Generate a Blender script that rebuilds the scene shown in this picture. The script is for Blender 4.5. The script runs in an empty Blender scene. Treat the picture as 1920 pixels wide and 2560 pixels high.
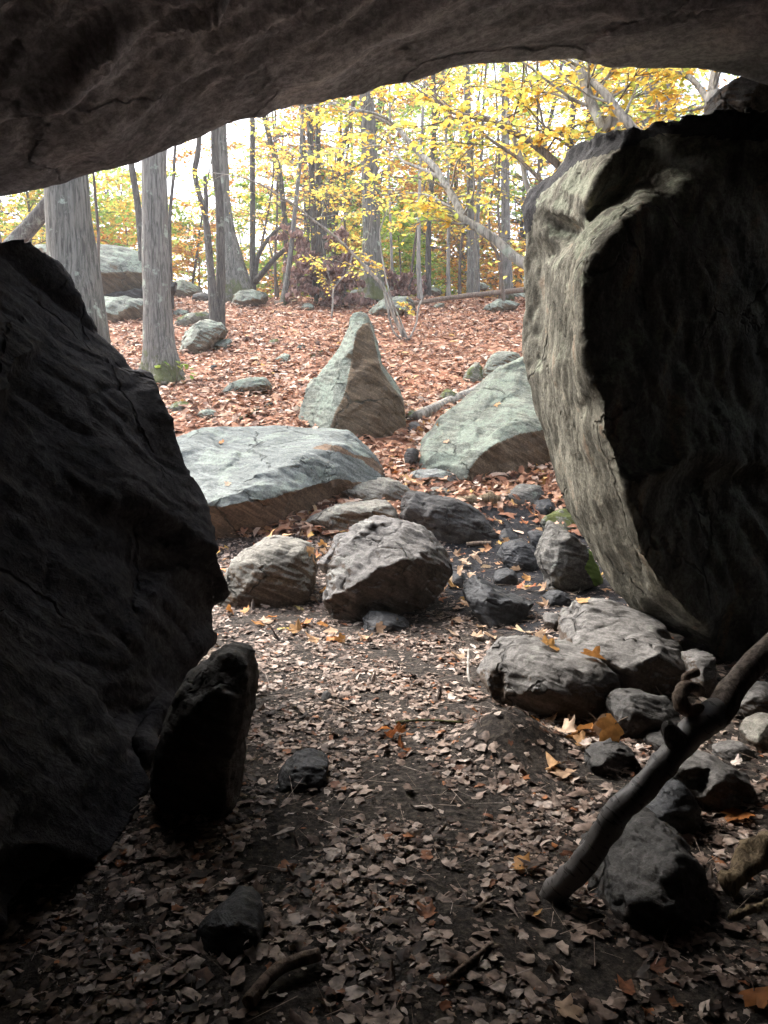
import bpy, bmesh, math, random
import numpy as np
from mathutils import Vector, geometry
from mathutils.bvhtree import BVHTree

# ------------------------------------------------------------------ camera, light, exposure
S = bpy.context.scene
COL = S.collection
CAM_Z = 1.2
PITCH = math.radians(-6.0)
F = 1930.0                      # focal length in photo pixels (1920 x 2560)
cam_d = bpy.data.cameras.new('camera'); cam = bpy.data.objects.new('camera', cam_d); COL.objects.link(cam)
cam.location = (0, 0, CAM_Z); cam.rotation_euler = (math.radians(90) + PITCH, 0, 0)
cam_d.sensor_fit = 'VERTICAL'; cam_d.sensor_height = 36.0; cam_d.lens = 36.0 * F / 2560.0
cam_d.clip_start = 0.02; cam_d.clip_end = 2000
S.camera = cam

SUN_DIR = Vector((-0.50, 0.42, 0.78)).normalized()      # towards the sun
w = bpy.data.worlds.new('World'); S.world = w; w.use_nodes = True
nt = w.node_tree
bg = nt.nodes['Background']
sky = nt.nodes.new('ShaderNodeTexSky'); sky.sky_type = 'NISHITA'; sky.sun_disc = False
sky.sun_elevation = math.asin(SUN_DIR.z); sky.sun_rotation = math.atan2(SUN_DIR.x, SUN_DIR.y)
sky.air_density = 1.0; sky.dust_density = 4.0; sky.ozone_density = 1.0
hsv = nt.nodes.new('ShaderNodeHueSaturation'); hsv.inputs['Saturation'].default_value = 0.5
nt.links.new(sky.outputs[0], hsv.inputs['Color']); nt.links.new(hsv.outputs[0], bg.inputs[0])
bg.inputs[1].default_value = 0.15
sd = bpy.data.lights.new('sun', 'SUN'); sd.energy = 1.3; sd.angle = math.radians(35); sd.color = (1.0, 0.95, 0.87)
so = bpy.data.objects.new('sun', sd); COL.objects.link(so)
so.rotation_euler = SUN_DIR.to_track_quat('Z', 'Y').to_euler(); so.location = (-20, 20, 40)
S.view_settings.view_transform = 'Standard'; S.view_settings.look = 'None'
S.view_settings.exposure = 2.5; S.view_settings.gamma = 1.0
S.render.engine = 'CYCLES'
S.cycles.use_denoising = True; S.cycles.use_adaptive_sampling = True; S.cycles.adaptive_threshold = 0.03
S.cycles.max_bounces = 8; S.cycles.diffuse_bounces = 4; S.cycles.transmission_bounces = 4
S.cycles.transparent_max_bounces = 4
S.cycles.sample_clamp_indirect = 6.0

R = random.Random(7)
NR = np.random.default_rng(7)

# ------------------------------------------------------------------ projection helpers
cp, sp_ = math.cos(PITCH), math.sin(PITCH)
def ray(u, v):
    x = (u - 960.0) / F; up = (1280.0 - v) / F
    y = cp - up * sp_; z = sp_ + up * cp
    return x / y, z / y
def at(u, v, Y):
    a, b = ray(u, v)
    return Vector((a * Y, Y, CAM_Z + b * Y))
def pxsize(Y): return Y / F
def crop(ox, oy, s): return lambda x, y: (ox + x / s, oy + y / s)
C3 = crop(260, 700, 2.0737); C4 = crop(740, 700, 2.37); C5 = crop(520, 1150, 2.0737)
C6 = crop(1120, 1300, 2.0737); C7 = crop(1120, 1900, 2.0737); C8 = crop(0, 1300, 1.755)
TL = crop(0, 440, 3.456); R2 = crop(1240, 200, 2.44); R3 = crop(1240, 850, 2.44)
M5 = crop(440, 260, 3.318); M6 = crop(840, 260, 3.318); K1 = lambda x, y: (x, y)
T2 = crop(1300, 130, 2.676)

# ------------------------------------------------------------------ noise
_G = np.array([[1,1,0],[-1,1,0],[1,-1,0],[-1,-1,0],[1,0,1],[-1,0,1],[1,0,-1],[-1,0,-1],
               [0,1,1],[0,-1,1],[0,1,-1],[0,-1,-1],[1,1,0],[-1,1,0],[0,-1,1],[0,-1,-1]], float)
def pn(P, seed=0):
    P = np.asarray(P, float); I = np.floor(P).astype(np.int64); f = P - I
    u = f * f * f * (f * (f * 6 - 15) + 10); out = 0
    for dx in (0, 1):
        wx = u[:, 0] if dx else 1 - u[:, 0]
        for dy in (0, 1):
            wy = u[:, 1] if dy else 1 - u[:, 1]
            for dz in (0, 1):
                wz = u[:, 2] if dz else 1 - u[:, 2]
                h = ((I[:, 0] + dx) * 73856093) ^ ((I[:, 1] + dy) * 19349663) ^ ((I[:, 2] + dz) * 83492791) ^ (seed * 2654435761)
                h = (h ^ (h >> 13)) * 1274126177 & 0xffffffff
                h = (h ^ (h >> 16)) & 15
                g = _G[h]
                out = out + wx * wy * wz * (g[:, 0] * (f[:, 0] - dx) + g[:, 1] * (f[:, 1] - dy) + g[:, 2] * (f[:, 2] - dz))
    return out
def fbm(P, o=4, seed=0, gain=.5):
    P = np.asarray(P, float); a = 1; t = 0
    for i in range(o):
        t = t + a * pn(P * 2.03 ** i + 17.3 * i, seed + i); a *= gain
    return t
def rough(P, o=4, seed=0, gain=.5):
    P = np.asarray(P, float); a = 1; t = 0
    for i in range(o):
        t = t + a * (1 - 2 * np.abs(pn(P * 2.1 ** i + 9.1 * i, seed + i)) * 1.6); a *= gain
    return t

# ------------------------------------------------------------------ ground shape
_ky = np.array([-40, -6, 0, 4.2, 5.0, 5.6, 6.5, 7.2, 8.0, 9.5, 12, 16, 20, 22, 25, 30, 45, 70, 120, 500], float)
_kz = np.array([0, 0, 0, 0, .01, .04, .15, .40, .69, 1.26, 2.04, 3.3, 4.50, 4.78, 4.7, 4.2, 2.4, .5, -1, -1], float)
_fy = np.linspace(-40, 500, 27001); _fz = np.interp(_fy, _ky, _kz)
_kern = np.exp(-np.linspace(-2, 2, 41) ** 2); _kern /= _kern.sum()
_fz = np.convolve(np.pad(_fz, 20, mode='edge'), _kern, mode='valid')
def gz(x, y):
    x = np.asarray(x, float); y = np.asarray(y, float); sh = np.broadcast(x, y).shape
    X = np.broadcast_to(x, sh).ravel(); Y = np.broadcast_to(y, sh).ravel()
    z = np.interp(Y, _fy, _fz)
    P = np.stack([X, Y, np.zeros_like(X)], 1)
    k = np.clip((Y - 6) / 6, 0, 1)
    z = z + k * .10 * fbm(P * .45, 3, 3) + .035 * fbm(P * 1.6, 3, 5) * (.4 + .6 * k)
    z = z + .15 * np.exp(-((X - .47) ** 2 + (Y - 2.82) ** 2) / .024)
    z = z + .10 * np.exp(-((X - 1.5) ** 2 / .5 + (Y - 4.3) ** 2 / 1.5))
    return z.reshape(sh)
def gz1(x, y): return float(gz(np.array([x]), np.array([y]))[0])
def gy(u, v):
    a, b = ray(u, v)
    Y = np.linspace(.8, 30, 6000)
    d = CAM_Z + b * Y - gz(a * Y, Y)
    i = np.argmax(d < 0)
    return float(Y[i]) if d.min() < 0 else 22.0

# ------------------------------------------------------------------ object helpers
def tag(o, label=None, cat=None, group=None, kind=None):
    if label: o['label'] = label
    if cat: o['category'] = cat
    if group: o['group'] = group
    if kind: o['kind'] = kind
    return o
def link(name, me, mat, loc=(0, 0, 0), parent=None):
    o = bpy.data.objects.new(name, me); COL.objects.link(o); o.location = loc
    if parent is not None: o.parent = parent
    if mat is not None: me.materials.append(mat)
    return o
def empty(name, loc):
    o = bpy.data.objects.new(name, None); COL.objects.link(o); o.location = loc; o.empty_display_size = .2
    return o
def mesh_np(name, V, Fq, smooth=True, attr=None):
    """V (n,3) array, Fq (m,k) array of equal-size faces or a list of such arrays"""
    V = np.asarray(V, np.float32)
    if not isinstance(Fq, list): Fq = [Fq]
    Fq = [np.asarray(f, np.int32) for f in Fq if len(f)]
    me = bpy.data.meshes.new(name)
    me.vertices.add(len(V)); me.vertices.foreach_set('co', V.ravel())
    loops = np.concatenate([f.ravel() for f in Fq]); tot = np.concatenate([np.full(len(f), f.shape[1], np.int32) for f in Fq])
    start = np.concatenate([[0], np.cumsum(tot)[:-1]]).astype(np.int32)
    me.loops.add(len(loops)); me.loops.foreach_set('vertex_index', loops)
    me.polygons.add(len(tot)); me.polygons.foreach_set('loop_start', start)
    me.update(calc_edges=True)
    if smooth: me.polygons.foreach_set('use_smooth', np.ones(len(tot), bool))
    if attr:
        for k, a in attr.items():
            at_ = me.attributes.new(k, 'FLOAT', 'POINT'); at_.data.foreach_set('value', np.asarray(a, np.float32))
    me.validate()
    return me

# ------------------------------------------------------------------ materials
def new_mat(name):
    m = bpy.data.materials.new(name); m.use_nodes = True
    n = m.node_tree.nodes; l = m.node_tree.links
    return m, n, l, n['Principled BSDF']
def node(n, t, **kw):
    x = n.new(t)
    for k, v in kw.items():
        if k in x.inputs.keys(): x.inputs[k].default_value = v
        else: setattr(x, k, v)
    return x
def ramp(n, stops, interp='LINEAR'):
    r = n.new('ShaderNodeValToRGB'); r.color_ramp.interpolation = interp
    e = r.color_ramp.elements
    while len(e) < len(stops): e.new(.5)
    for i, (p, c) in enumerate(stops):
        e[i].position = p; e[i].color = (*c, 1) if len(c) == 3 else c
    return r
def mixc(n, l, fac, a, b, mode='MIX'):
    m = n.new('ShaderNodeMix'); m.data_type = 'RGBA'; m.blend_type = mode
    for s, v in ((0, fac), (6, a), (7, b)):
        if hasattr(v, 'links'): l.new(v, m.inputs[s])
        else: m.inputs[s].default_value = v if not isinstance(v, tuple) else ((*v, 1) if len(v) == 3 else v)
    return m.outputs[2]
def maprange(n, l, v, a, b, c=0., d=1.):
    m = n.new('ShaderNodeMapRange'); m.interpolation_type = 'SMOOTHSTEP'
    l.new(v, m.inputs[0])
    for i, x in zip((1, 2, 3, 4), (a, b, c, d)): m.inputs[i].default_value = x
    return m.outputs[0]
def math_(n, l, op, a, b=None):
    m = n.new('ShaderNodeMath'); m.operation = op
    for i, v in enumerate((a, b)):
        if v is None: continue
        if hasattr(v, 'links'): l.new(v, m.inputs[i])
        else: m.inputs[i].default_value = v
    return m.outputs[0]

def rock_mat(name, c1, c2, fresh=None, lichen=0., lich_col=(.33, .40, .33), moss=0., strata=(.35, -.4, .35), sdark=.55, scale=1.0, bump=.5, vein=0., rgh=.85, sscale=(1.2, 1.2, 11), fth=.32, paint=False, moss_col=(.075, .10, .022), vcol=(.42, .24, .15), crack=.6, cks=1.5, stdet=7.):
    m, n, l, p = new_mat(name)
    tc = n.new('ShaderNodeTexCoord'); co = tc.outputs['Object']
    big = node(n, 'ShaderNodeTexNoise', Scale=1.3 * scale, Detail=6., Roughness=.62); l.new(co, big.inputs['Vector'])
    col = mixc(n, l, maprange(n, l, big.outputs[0], .35, .65), c1, c2)
    # foliation bands of the gneiss
    m0 = n.new('ShaderNodeMapping'); m0.inputs['Rotation'].default_value = strata; l.new(co, m0.inputs['Vector'])
    mp = n.new('ShaderNodeMapping'); mp.inputs['Scale'].default_value = sscale; l.new(m0.outputs[0], mp.inputs['Vector'])
    st = node(n, 'ShaderNodeTexNoise', Scale=2.2 * scale, Detail=stdet, Roughness=.66, Distortion=.6); l.new(mp.outputs[0], st.inputs['Vector'])
    sm = maprange(n, l, st.outputs[0], .40, .62)
    dark = tuple(x * sdark for x in c1)
    col = mixc(n, l, sm, dark, col)
    if vein:
        vm = maprange(n, l, st.outputs[0], .60, .68, 0, vein)
        col = mixc(n, l, vm, col, vcol)
    geo = n.new('ShaderNodeNewGeometry'); sx = n.new('ShaderNodeSeparateXYZ'); l.new(geo.outputs['Normal'], sx.inputs[0])
    mid = node(n, 'ShaderNodeTexNoise', Scale=5. * scale, Detail=8., Roughness=.7); l.new(co, mid.inputs['Vector'])
    if fresh:   # unweathered rock on the broken faces and undersides; near-black painted band on wall rock
        nz = math_(n, l, 'ADD', sx.outputs[2], math_(n, l, 'MULTIPLY', math_(n, l, 'SUBTRACT', mid.outputs[0], .5), .9))
        fm = maprange(n, l, nz, fth, fth - .2)
        if paint:
            at_ = node(n, 'ShaderNodeAttribute', attribute_name='fresh')
            pm = maprange(n, l, math_(n, l, 'ADD', at_.outputs['Fac'], math_(n, l, 'MULTIPLY', math_(n, l, 'SUBTRACT', mid.outputs[0], .5), .35)), .42, .58)
            fm = math_(n, l, 'MAXIMUM', fm, pm)
        frc = mixc(n, l, sm, tuple(x * .55 for x in fresh), fresh)
        col = mixc(n, l, fm, col, frc)
    fmask = fm if fresh else None
    if lichen:
        ln = node(n, 'ShaderNodeTexNoise', Scale=3.1 * scale, Detail=9., Roughness=.72); l.new(co, ln.inputs['Vector'])
        lm = maprange(n, l, ln.outputs[0], .56 - .16 * lichen, .60 - .1 * lichen)
        up = maprange(n, l, sx.outputs[2], .0, .35)
        col = mixc(n, l, math_(n, l, 'MULTIPLY', math_(n, l, 'MULTIPLY', lm, up), min(1, .45 + .4 * lichen)) if fmask is None else math_(n, l, 'MULTIPLY', math_(n, l, 'MULTIPLY', math_(n, l, 'MULTIPLY', lm, up), min(1, .45 + .4 * lichen)), math_(n, l, 'SUBTRACT', 1., fmask)), col, lich_col)
    sp = node(n, 'ShaderNodeTexNoise', Scale=55. * scale, Detail=4., Roughness=.8); l.new(co, sp.inputs['Vector'])
    spm = maprange(n, l, sp.outputs[0], .36, .66, .66, 1.25)
    cmb = n.new('ShaderNodeCombineColor'); [l.new(spm, cmb.inputs[i]) for i in range(3)]
    col = mixc(n, l, 1.0, col, cmb.outputs[0], 'MULTIPLY')
    if paint:
        am = node(n, 'ShaderNodeAttribute', attribute_name='moss')
        col = mixc(n, l, maprange(n, l, math_(n, l, 'ADD', am.outputs['Fac'], math_(n, l, 'MULTIPLY', math_(n, l, 'SUBTRACT', mid.outputs[0], .5), 2.4)), .5, .7), col, (.19, .32, .07))
    if moss:
        mn = node(n, 'ShaderNodeTexNoise', Scale=4. * scale, Detail=8., Roughness=.7); l.new(co, mn.inputs['Vector'])
        mm = maprange(n, l, math_(n, l, 'ADD', mn.outputs[0], math_(n, l, 'MULTIPLY', sx.outputs[2], .12)), .66 - .22 * moss, .70 - .2 * moss)
        col = mixc(n, l, mm, col, moss_col)
    dn = node(n, 'ShaderNodeTexNoise', Scale=2.4, Detail=4., Roughness=.6); l.new(co, dn.inputs['Vector'])
    va = n.new('ShaderNodeVectorMath'); va.operation = 'MULTIPLY_ADD'; l.new(dn.outputs['Color'], va.inputs[0]); va.inputs[1].default_value = (.32, .32, .32); l.new(co, va.inputs[2])
    vo = n.new('ShaderNodeTexVoronoi'); vo.feature = 'DISTANCE_TO_EDGE'; vo.inputs['Scale'].default_value = cks; l.new(va.outputs[0], vo.inputs['Vector'])
    cm = maprange(n, l, math_(n, l, 'ADD', vo.outputs['Distance'], maprange(n, l, big.outputs[0], .42, .60, 0., .05)), .004, .022, 1., 0.)
    col = mixc(n, l, math_(n, l, 'MULTIPLY', cm, crack), col, tuple(x * .22 for x in c1))
    l.new(col, p.inputs['Base Color']); p.inputs['Roughness'].default_value = rgh; p.inputs['Specular IOR Level'].default_value = .06 if 'cave' in name or 'wall' in name else .22
    b1 = n.new('ShaderNodeBump'); b1.inputs['Strength'].default_value = bump; b1.inputs['Distance'].default_value = .03
    l.new(mid.outputs[0], b1.inputs['Height'])
    b2 = n.new('ShaderNodeBump'); b2.inputs['Strength'].default_value = bump; b2.inputs['Distance'].default_value = .02
    l.new(st.outputs[0], b2.inputs['Height']); l.new(b1.outputs[0], b2.inputs['Normal'])
    b3 = n.new('ShaderNodeBump'); b3.inputs['Strength'].default_value = bump; b3.inputs['Distance'].default_value = .005
    l.new(sp.outputs[0], b3.inputs['Height']); l.new(b2.outputs[0], b3.inputs['Normal'])
    b4 = n.new('ShaderNodeBump'); b4.invert = True; b4.inputs['Strength'].default_value = .9; b4.inputs['Distance'].default_value = .02
    l.new(cm, b4.inputs['Height']); l.new(b3.outputs[0], b4.inputs['Normal']); l.new(b4.outputs[0], p.inputs['Normal'])
    return m
FRESH = (.20, .135, .085)
M_PALE = rock_mat('gneiss_pale', (.22, .23, .22), (.31, .32, .305), FRESH, .4, (.29, .33, .28), sdark=.75)
M_FLAT = rock_mat('gneiss_pale_broken', (.165, .182, .172), (.24, .26, .245), (.21, .14, .092), .3, (.25, .29, .245), sdark=.75, fth=-.15, paint=True)
M_FIN = rock_mat('gneiss_green_broken', (.175, .19, .16), (.25, .265, .215), (.165, .12, .078), .5, (.24, .285, .23), sdark=.68, fth=-.25, paint=True)
M_GREEN = rock_mat('gneiss_lichen', (.19, .20, .17), (.27, .285, .24), (.16, .12, .08), .6, (.27, .32, .255), sdark=.65)
M_GREY = rock_mat('gneiss_grey', (.145, .138, .132), (.205, .196, .187), (.12, .093, .073), .1, (.22, .225, .20), sdark=.75)
M_TAN = rock_mat('gneiss_tan', (.20, .19, .165), (.27, .255, .22), (.19, .145, .105), .3, (.27, .28, .235), sdark=.84)
M_DARK = rock_mat('schist_dark', (.07, .068, .066), (.115, .11, .105), (.07, .06, .055), .0, sdark=.75)
M_BLACK = rock_mat('schist_sooty', (.04, .042, .046), (.075, .077, .082), None, .0, sdark=.75, rgh=.6)
M_MOSSY = rock_mat('gneiss_mossy', (.20, .20, .165), (.28, .28, .235), None, .4, moss=.55, moss_col=(.085, .10, .03), sdark=.7)
M_MOSSR = rock_mat('gneiss_grey_moss', (.13, .125, .115), (.20, .19, .175), None, .2, paint=True, sdark=.75)
M_CAVE = rock_mat('cave_rock', (.33, .315, .335), (.46, .435, .45), None, 0, strata=(0, 0, math.radians(-62.7)), sscale=(3.4, .6, 1.5), stdet=5., cks=.7, crack=.4, sdark=.66, scale=.55, bump=.45, vein=.3, vcol=(.55, .51, .47))
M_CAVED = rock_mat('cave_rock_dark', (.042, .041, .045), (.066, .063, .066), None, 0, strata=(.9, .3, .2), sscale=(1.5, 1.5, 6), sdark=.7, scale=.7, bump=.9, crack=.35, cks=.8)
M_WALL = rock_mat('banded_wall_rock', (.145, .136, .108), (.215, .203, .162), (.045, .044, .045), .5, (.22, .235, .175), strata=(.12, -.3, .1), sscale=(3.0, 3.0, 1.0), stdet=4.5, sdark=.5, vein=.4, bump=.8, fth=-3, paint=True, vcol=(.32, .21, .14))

def leaf_mat(name, stops, trans=.45, noise=30., rgh=.6, var=(.7, 1.2)):
    m, n, l, p = new_mat(name)
    a = node(n, 'ShaderNodeAttribute', attribute_name='rnd'); r = ramp(n, stops); l.new(a.outputs['Fac'], r.inputs[0])
    tc = n.new('ShaderNodeTexCoord')
    ns = node(n, 'ShaderNodeTexNoise', Scale=noise, Detail=3.); l.new(tc.outputs['Object'], ns.inputs['Vector'])
    k = maprange(n, l, ns.outputs[0], .3, .7, *var); cb = n.new('ShaderNodeCombineColor'); [l.new(k, cb.inputs[i]) for i in range(3)]
    col = mixc(n, l, 1., r.outputs[0], cb.outputs[0], 'MULTIPLY')
    l.new(col, p.inputs['Base Color']); p.inputs['Roughness'].default_value = rgh; p.inputs['Specular IOR Level'].default_value = .2
    if trans:
        t = n.new('ShaderNodeBsdfTranslucent'); l.new(col, t.inputs[0])
        mx = n.new('ShaderNodeMixShader'); mx.inputs[0].default_value = trans
        l.new(p.outputs[0], mx.inputs[1]); l.new(t.outputs[0], mx.inputs[2]); l.new(mx.outputs[0], n['Material Output'].inputs[0])
    return m
L_YEL = leaf_mat('beech_leaf', [(0, (.40, .17, .05)), (.2, (.68, .37, .07)), (.42, (.84, .60, .11)), (.7, (.90, .72, .18)), (.84, (.66, .66, .16)), (1, (.36, .50, .11))], .55)
L_GRN = leaf_mat('green_leaf', [(0, (.14, .26, .05)), (.5, (.26, .42, .08)), (.8, (.42, .52, .11)), (1, (.70, .60, .12))], .5)
L_MIX = leaf_mat('autumn_mix_leaf', [(0, (.16, .28, .06)), (.3, (.38, .48, .11)), (.45, (.60, .58, .14)), (.6, (.84, .62, .12)), (.85, (.84, .56, .13)), (1, (.60, .30, .09))], .55)
L_ORG = leaf_mat('orange_leaf', [(0, (.34, .12, .03)), (.5, (.58, .27, .06)), (1, (.72, .45, .10))], .5)
L_BRN = leaf_mat('withered_leaf', [(0, (.16, .085, .07)), (.6, (.31, .19, .16)), (1, (.45, .31, .27))], .25)
L_HILL = leaf_mat('hill_litter_leaf', [(0, (.06, .03, .022)), (.2, (.19, .085, .05)), (.42, (.36, .17, .10)), (.62, (.48, .265, .165)), (.8, (.58, .40, .30)), (.94, (.68, .54, .45)), (1, (.70, .42, .10))], .12, 12)
L_CAVE = leaf_mat('cave_litter_leaf', [(0, (.30, .12, .045)), (.06, (.20, .08, .04)), (.1, (.035, .026, .022)), (.32, (.12, .083, .065)), (.58, (.27, .198, .16)), (.82, (.39, .31, .26)), (1, (.52, .445, .395))], .08, 42, var=(.4, 1.35))
L_BIG = leaf_mat('fresh_maple_leaf', [(0, (.26, .085, .035)), (.3, (.42, .16, .045)), (.55, (.50, .27, .09)), (.68, (.46, .30, .19)), (.85, (.52, .38, .27)), (.93, (.62, .50, .30)), (1, (.70, .55, .14))], .25, 40)

def bark_mat(name, c1, c2, moss=.0, vs=9., bumpd=.03, lich=.25):
    m, n, l, p = new_mat(name)
    tc = n.new('ShaderNodeTexCoord'); mp = n.new('ShaderNodeMapping'); mp.inputs['Scale'].default_value = (1, 1, .09)
    l.new(tc.outputs['Object'], mp.inputs['Vector'])
    v = node(n, 'ShaderNodeTexNoise', Scale=vs * 4.6, Detail=6., Roughness=.7, Distortion=.8); l.new(mp.outputs[0], v.inputs['Vector'])
    big = node(n, 'ShaderNodeTexNoise', Scale=1.5, Detail=5.); l.new(tc.outputs['Object'], big.inputs['Vector'])
    col = mixc(n, l, maprange(n, l, v.outputs[0], .36, .62), tuple(x * .42 for x in c1), mixc(n, l, big.outputs[0], c1, c2))
    lm = node(n, 'ShaderNodeTexNoise', Scale=4., Detail=8., Roughness=.7); l.new(tc.outputs['Object'], lm.inputs['Vector'])
    col = mixc(n, l, maprange(n, l, lm.outputs[0], .56, .66, 0, lich * 2), col, (.36, .41, .34))
    if moss:
        sx = n.new('ShaderNodeSeparateXYZ'); l.new(tc.outputs['Object'], sx.inputs[0])
        h = math_(n, l, 'ADD', maprange(n, l, sx.outputs[2], 1.0 * moss, 0.0, 0, .45), math_(n, l, 'MULTIPLY', lm.outputs[0], 1.5))
        col = mixc(n, l, maprange(n, l, h, 1.0, 1.2, 0, .8), col, (.085, .095, .025))
    l.new(col, p.inputs['Base Color']); p.inputs['Roughness'].default_value = .9; p.inputs['Specular IOR Level'].default_value = .15
    b = n.new('ShaderNodeBump'); b.inputs['Strength'].default_value = .9; b.inputs['Distance'].default_value = bumpd
    l.new(v.outputs[0], b.inputs['Height']); l.new(b.outputs[0], p.inputs['Normal'])
    return m
B_GREY = bark_mat('grey_bark', (.225, .215, .195), (.30, .285, .26), 1.0, lich=.45)
B_OAK = bark_mat('oak_bark', (.185, .178, .158), (.25, .238, .21), 1.2, 6, .04, .5)
B_DARK = bark_mat('dark_bark', (.12, .11, .10), (.17, .155, .14), .4)
B_BEECH = bark_mat('beech_bark', (.34, .32, .29), (.42, .39, .35), 0, 4, .006, .35)
B_TWIG = bark_mat('twig_bark', (.16, .13, .11), (.22, .18, .15), 0, 8, .004, .1)
B_DEAD = bark_mat('dead_wood', (.24, .18, .14), (.32, .25, .20), 0, 14, .008, .05)
B_LIMB = bark_mat('weathered_limb', (.13, .105, .09), (.19, .16, .14), 0, 12, .008, .05)
B_ROT = bark_mat('rotten_wood', (.20, .15, .095), (.32, .25, .16), 0, 16, .02, .0)
def birch_mat():
    m, n, l, p = new_mat('birch_bark')
    tc = n.new('ShaderNodeTexCoord')
    m0 = n.new('ShaderNodeMapping'); m0.inputs['Rotation'].default_value = (0, math.radians(-40), 0); l.new(tc.outputs['Object'], m0.inputs['Vector'])
    mp = n.new('ShaderNodeMapping'); mp.inputs['Scale'].default_value = (2.6, 2.6, 11); l.new(m0.outputs[0], mp.inputs['Vector'])
    a = node(n, 'ShaderNodeTexNoise', Scale=11., Detail=2., Roughness=.5); l.new(mp.outputs[0], a.inputs['Vector'])
    b = node(n, 'ShaderNodeTexNoise', Scale=5., Detail=6.); l.new(tc.outputs['Object'], b.inputs['Vector'])
    col = mixc(n, l, b.outputs[0], (.075, .07, .068), (.17, .165, .16))
    col = mixc(n, l, maprange(n, l, a.outputs[0], .60, .64), col, (.03, .027, .025))
    l.new(col, p.inputs['Base Color']); p.inputs['Roughness'].default_value = .55
    bp = n.new('ShaderNodeBump'); bp.inputs['Strength'].default_value = .5; bp.inputs['Distance'].default_value = .004
    l.new(a.outputs[0], bp.inputs['Height']); l.new(bp.outputs[0], p.inputs['Normal'])
    return m
B_BIRCH = birch_mat()

def ground_mat():
    m, n, l, p = new_mat('forest_soil')
    tc = n.new('ShaderNodeTexCoord'); co = tc.outputs['Object']
    big = node(n, 'ShaderNodeTexNoise', Scale=1.1, Detail=7., Roughness=.65); l.new(co, big.inputs['Vector'])
    fine = node(n, 'ShaderNodeTexNoise', Scale=45., Detail=6., Roughness=.75); l.new(co, fine.inputs['Vector'])
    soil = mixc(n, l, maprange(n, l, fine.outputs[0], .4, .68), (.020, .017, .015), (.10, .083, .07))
    vo = node(n, 'ShaderNodeTexVoronoi', Scale=13.); l.new(co, vo.inputs['Vector'])
    sep = n.new('ShaderNodeSeparateColor'); l.new(vo.outputs['Color'], sep.inputs[0])
    lr = ramp(n, [(0, (.10, .045, .025)), (.4, (.26, .11, .065)), (.75, (.40, .20, .12)), (1, (.5, .32, .22))]); l.new(sep.outputs[0], lr.inputs[0])
    sx = n.new('ShaderNodeSeparateXYZ'); l.new(co, sx.inputs[0])
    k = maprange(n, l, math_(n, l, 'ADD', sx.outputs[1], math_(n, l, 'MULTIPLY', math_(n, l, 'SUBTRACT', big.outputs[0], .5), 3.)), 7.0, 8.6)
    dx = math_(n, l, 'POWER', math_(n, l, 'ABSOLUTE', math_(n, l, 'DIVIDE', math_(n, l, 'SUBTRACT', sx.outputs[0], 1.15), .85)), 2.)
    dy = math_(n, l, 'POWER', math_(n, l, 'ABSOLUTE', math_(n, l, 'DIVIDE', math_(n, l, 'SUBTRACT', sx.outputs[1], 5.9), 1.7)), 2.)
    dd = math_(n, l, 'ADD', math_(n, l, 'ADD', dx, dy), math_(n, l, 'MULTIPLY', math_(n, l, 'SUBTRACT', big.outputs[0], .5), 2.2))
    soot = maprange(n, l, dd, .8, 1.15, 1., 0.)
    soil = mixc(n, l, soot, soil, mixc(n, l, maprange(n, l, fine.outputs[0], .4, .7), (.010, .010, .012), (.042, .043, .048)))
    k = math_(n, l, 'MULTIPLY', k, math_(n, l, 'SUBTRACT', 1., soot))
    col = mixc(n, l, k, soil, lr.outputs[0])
    l.new(col, p.inputs['Base Color']); p.inputs['Roughness'].default_value = .95; p.inputs['Specular IOR Level'].default_value = .2
    b = n.new('ShaderNodeBump'); b.inputs['Strength'].default_value = .8; b.inputs['Distance'].default_value = .02
    l.new(fine.outputs[0], b.inputs['Height'])
    b2 = n.new('ShaderNodeBump'); b2.inputs['Strength'].default_value = .6; b2.inputs['Distance'].default_value = .02
    l.new(vo.outputs['Distance'], b2.inputs['Height']); l.new(b.outputs[0], b2.inputs['Normal']); l.new(b2.outputs[0], p.inputs['Normal'])
    return m
M_SOIL = ground_mat()
M_MOUND = rock_mat('packed_dirt', (.05, .042, .036), (.085, .072, .06), None, 0, sdark=.7, scale=2, bump=.9, rgh=.95)

# ------------------------------------------------------------------ ground sheet
def axis(parts):
    out = []
    for a, b, n in parts: out += list(np.linspace(a, b, n, endpoint=False))
    return np.array(out + [parts[-1][1]])
gx = axis([(-400, -60, 8), (-60, -14, 24), (-14, -4, 50), (-4, 4, 200), (4, 14, 50), (14, 60, 24), (60, 400, 8)])
gyv = axis([(-60, -6, 8), (-6, 0, 20), (0, 8, 200), (8, 24, 160), (24, 60, 40), (60, 450, 16)])
GX, GY = np.meshgrid(gx, gyv); GZ = gz(GX, GY)
near = (GY < 7.5) & (np.abs(GX) < 4) & (GY > .3)
P_ = np.stack([GX.ravel(), GY.ravel(), 0 * GX.ravel()], 1)
GZ = GZ + np.where(near, (.010 * fbm(P_ * 7, 3, 11)).reshape(GX.shape), 0)
nx, ny = len(gx), len(gyv)
ii = np.arange((ny - 1) * nx).reshape(ny - 1, nx)[:, :-1].ravel()
GV = np.stack([GX.ravel(), GY.ravel(), GZ.ravel()], 1); GF = np.stack([ii, ii + 1, ii + nx + 1, ii + nx], 1)
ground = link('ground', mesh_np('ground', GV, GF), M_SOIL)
tag(ground, 'dark cave soil rising to a leaf strewn woodland slope', 'ground', kind='structure')
BVHS = [BVHTree.FromPolygons([tuple(v) for v in GV], [tuple(f) for f in GF])]
CAMV = Vector((0, 0, CAM_Z))
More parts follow.
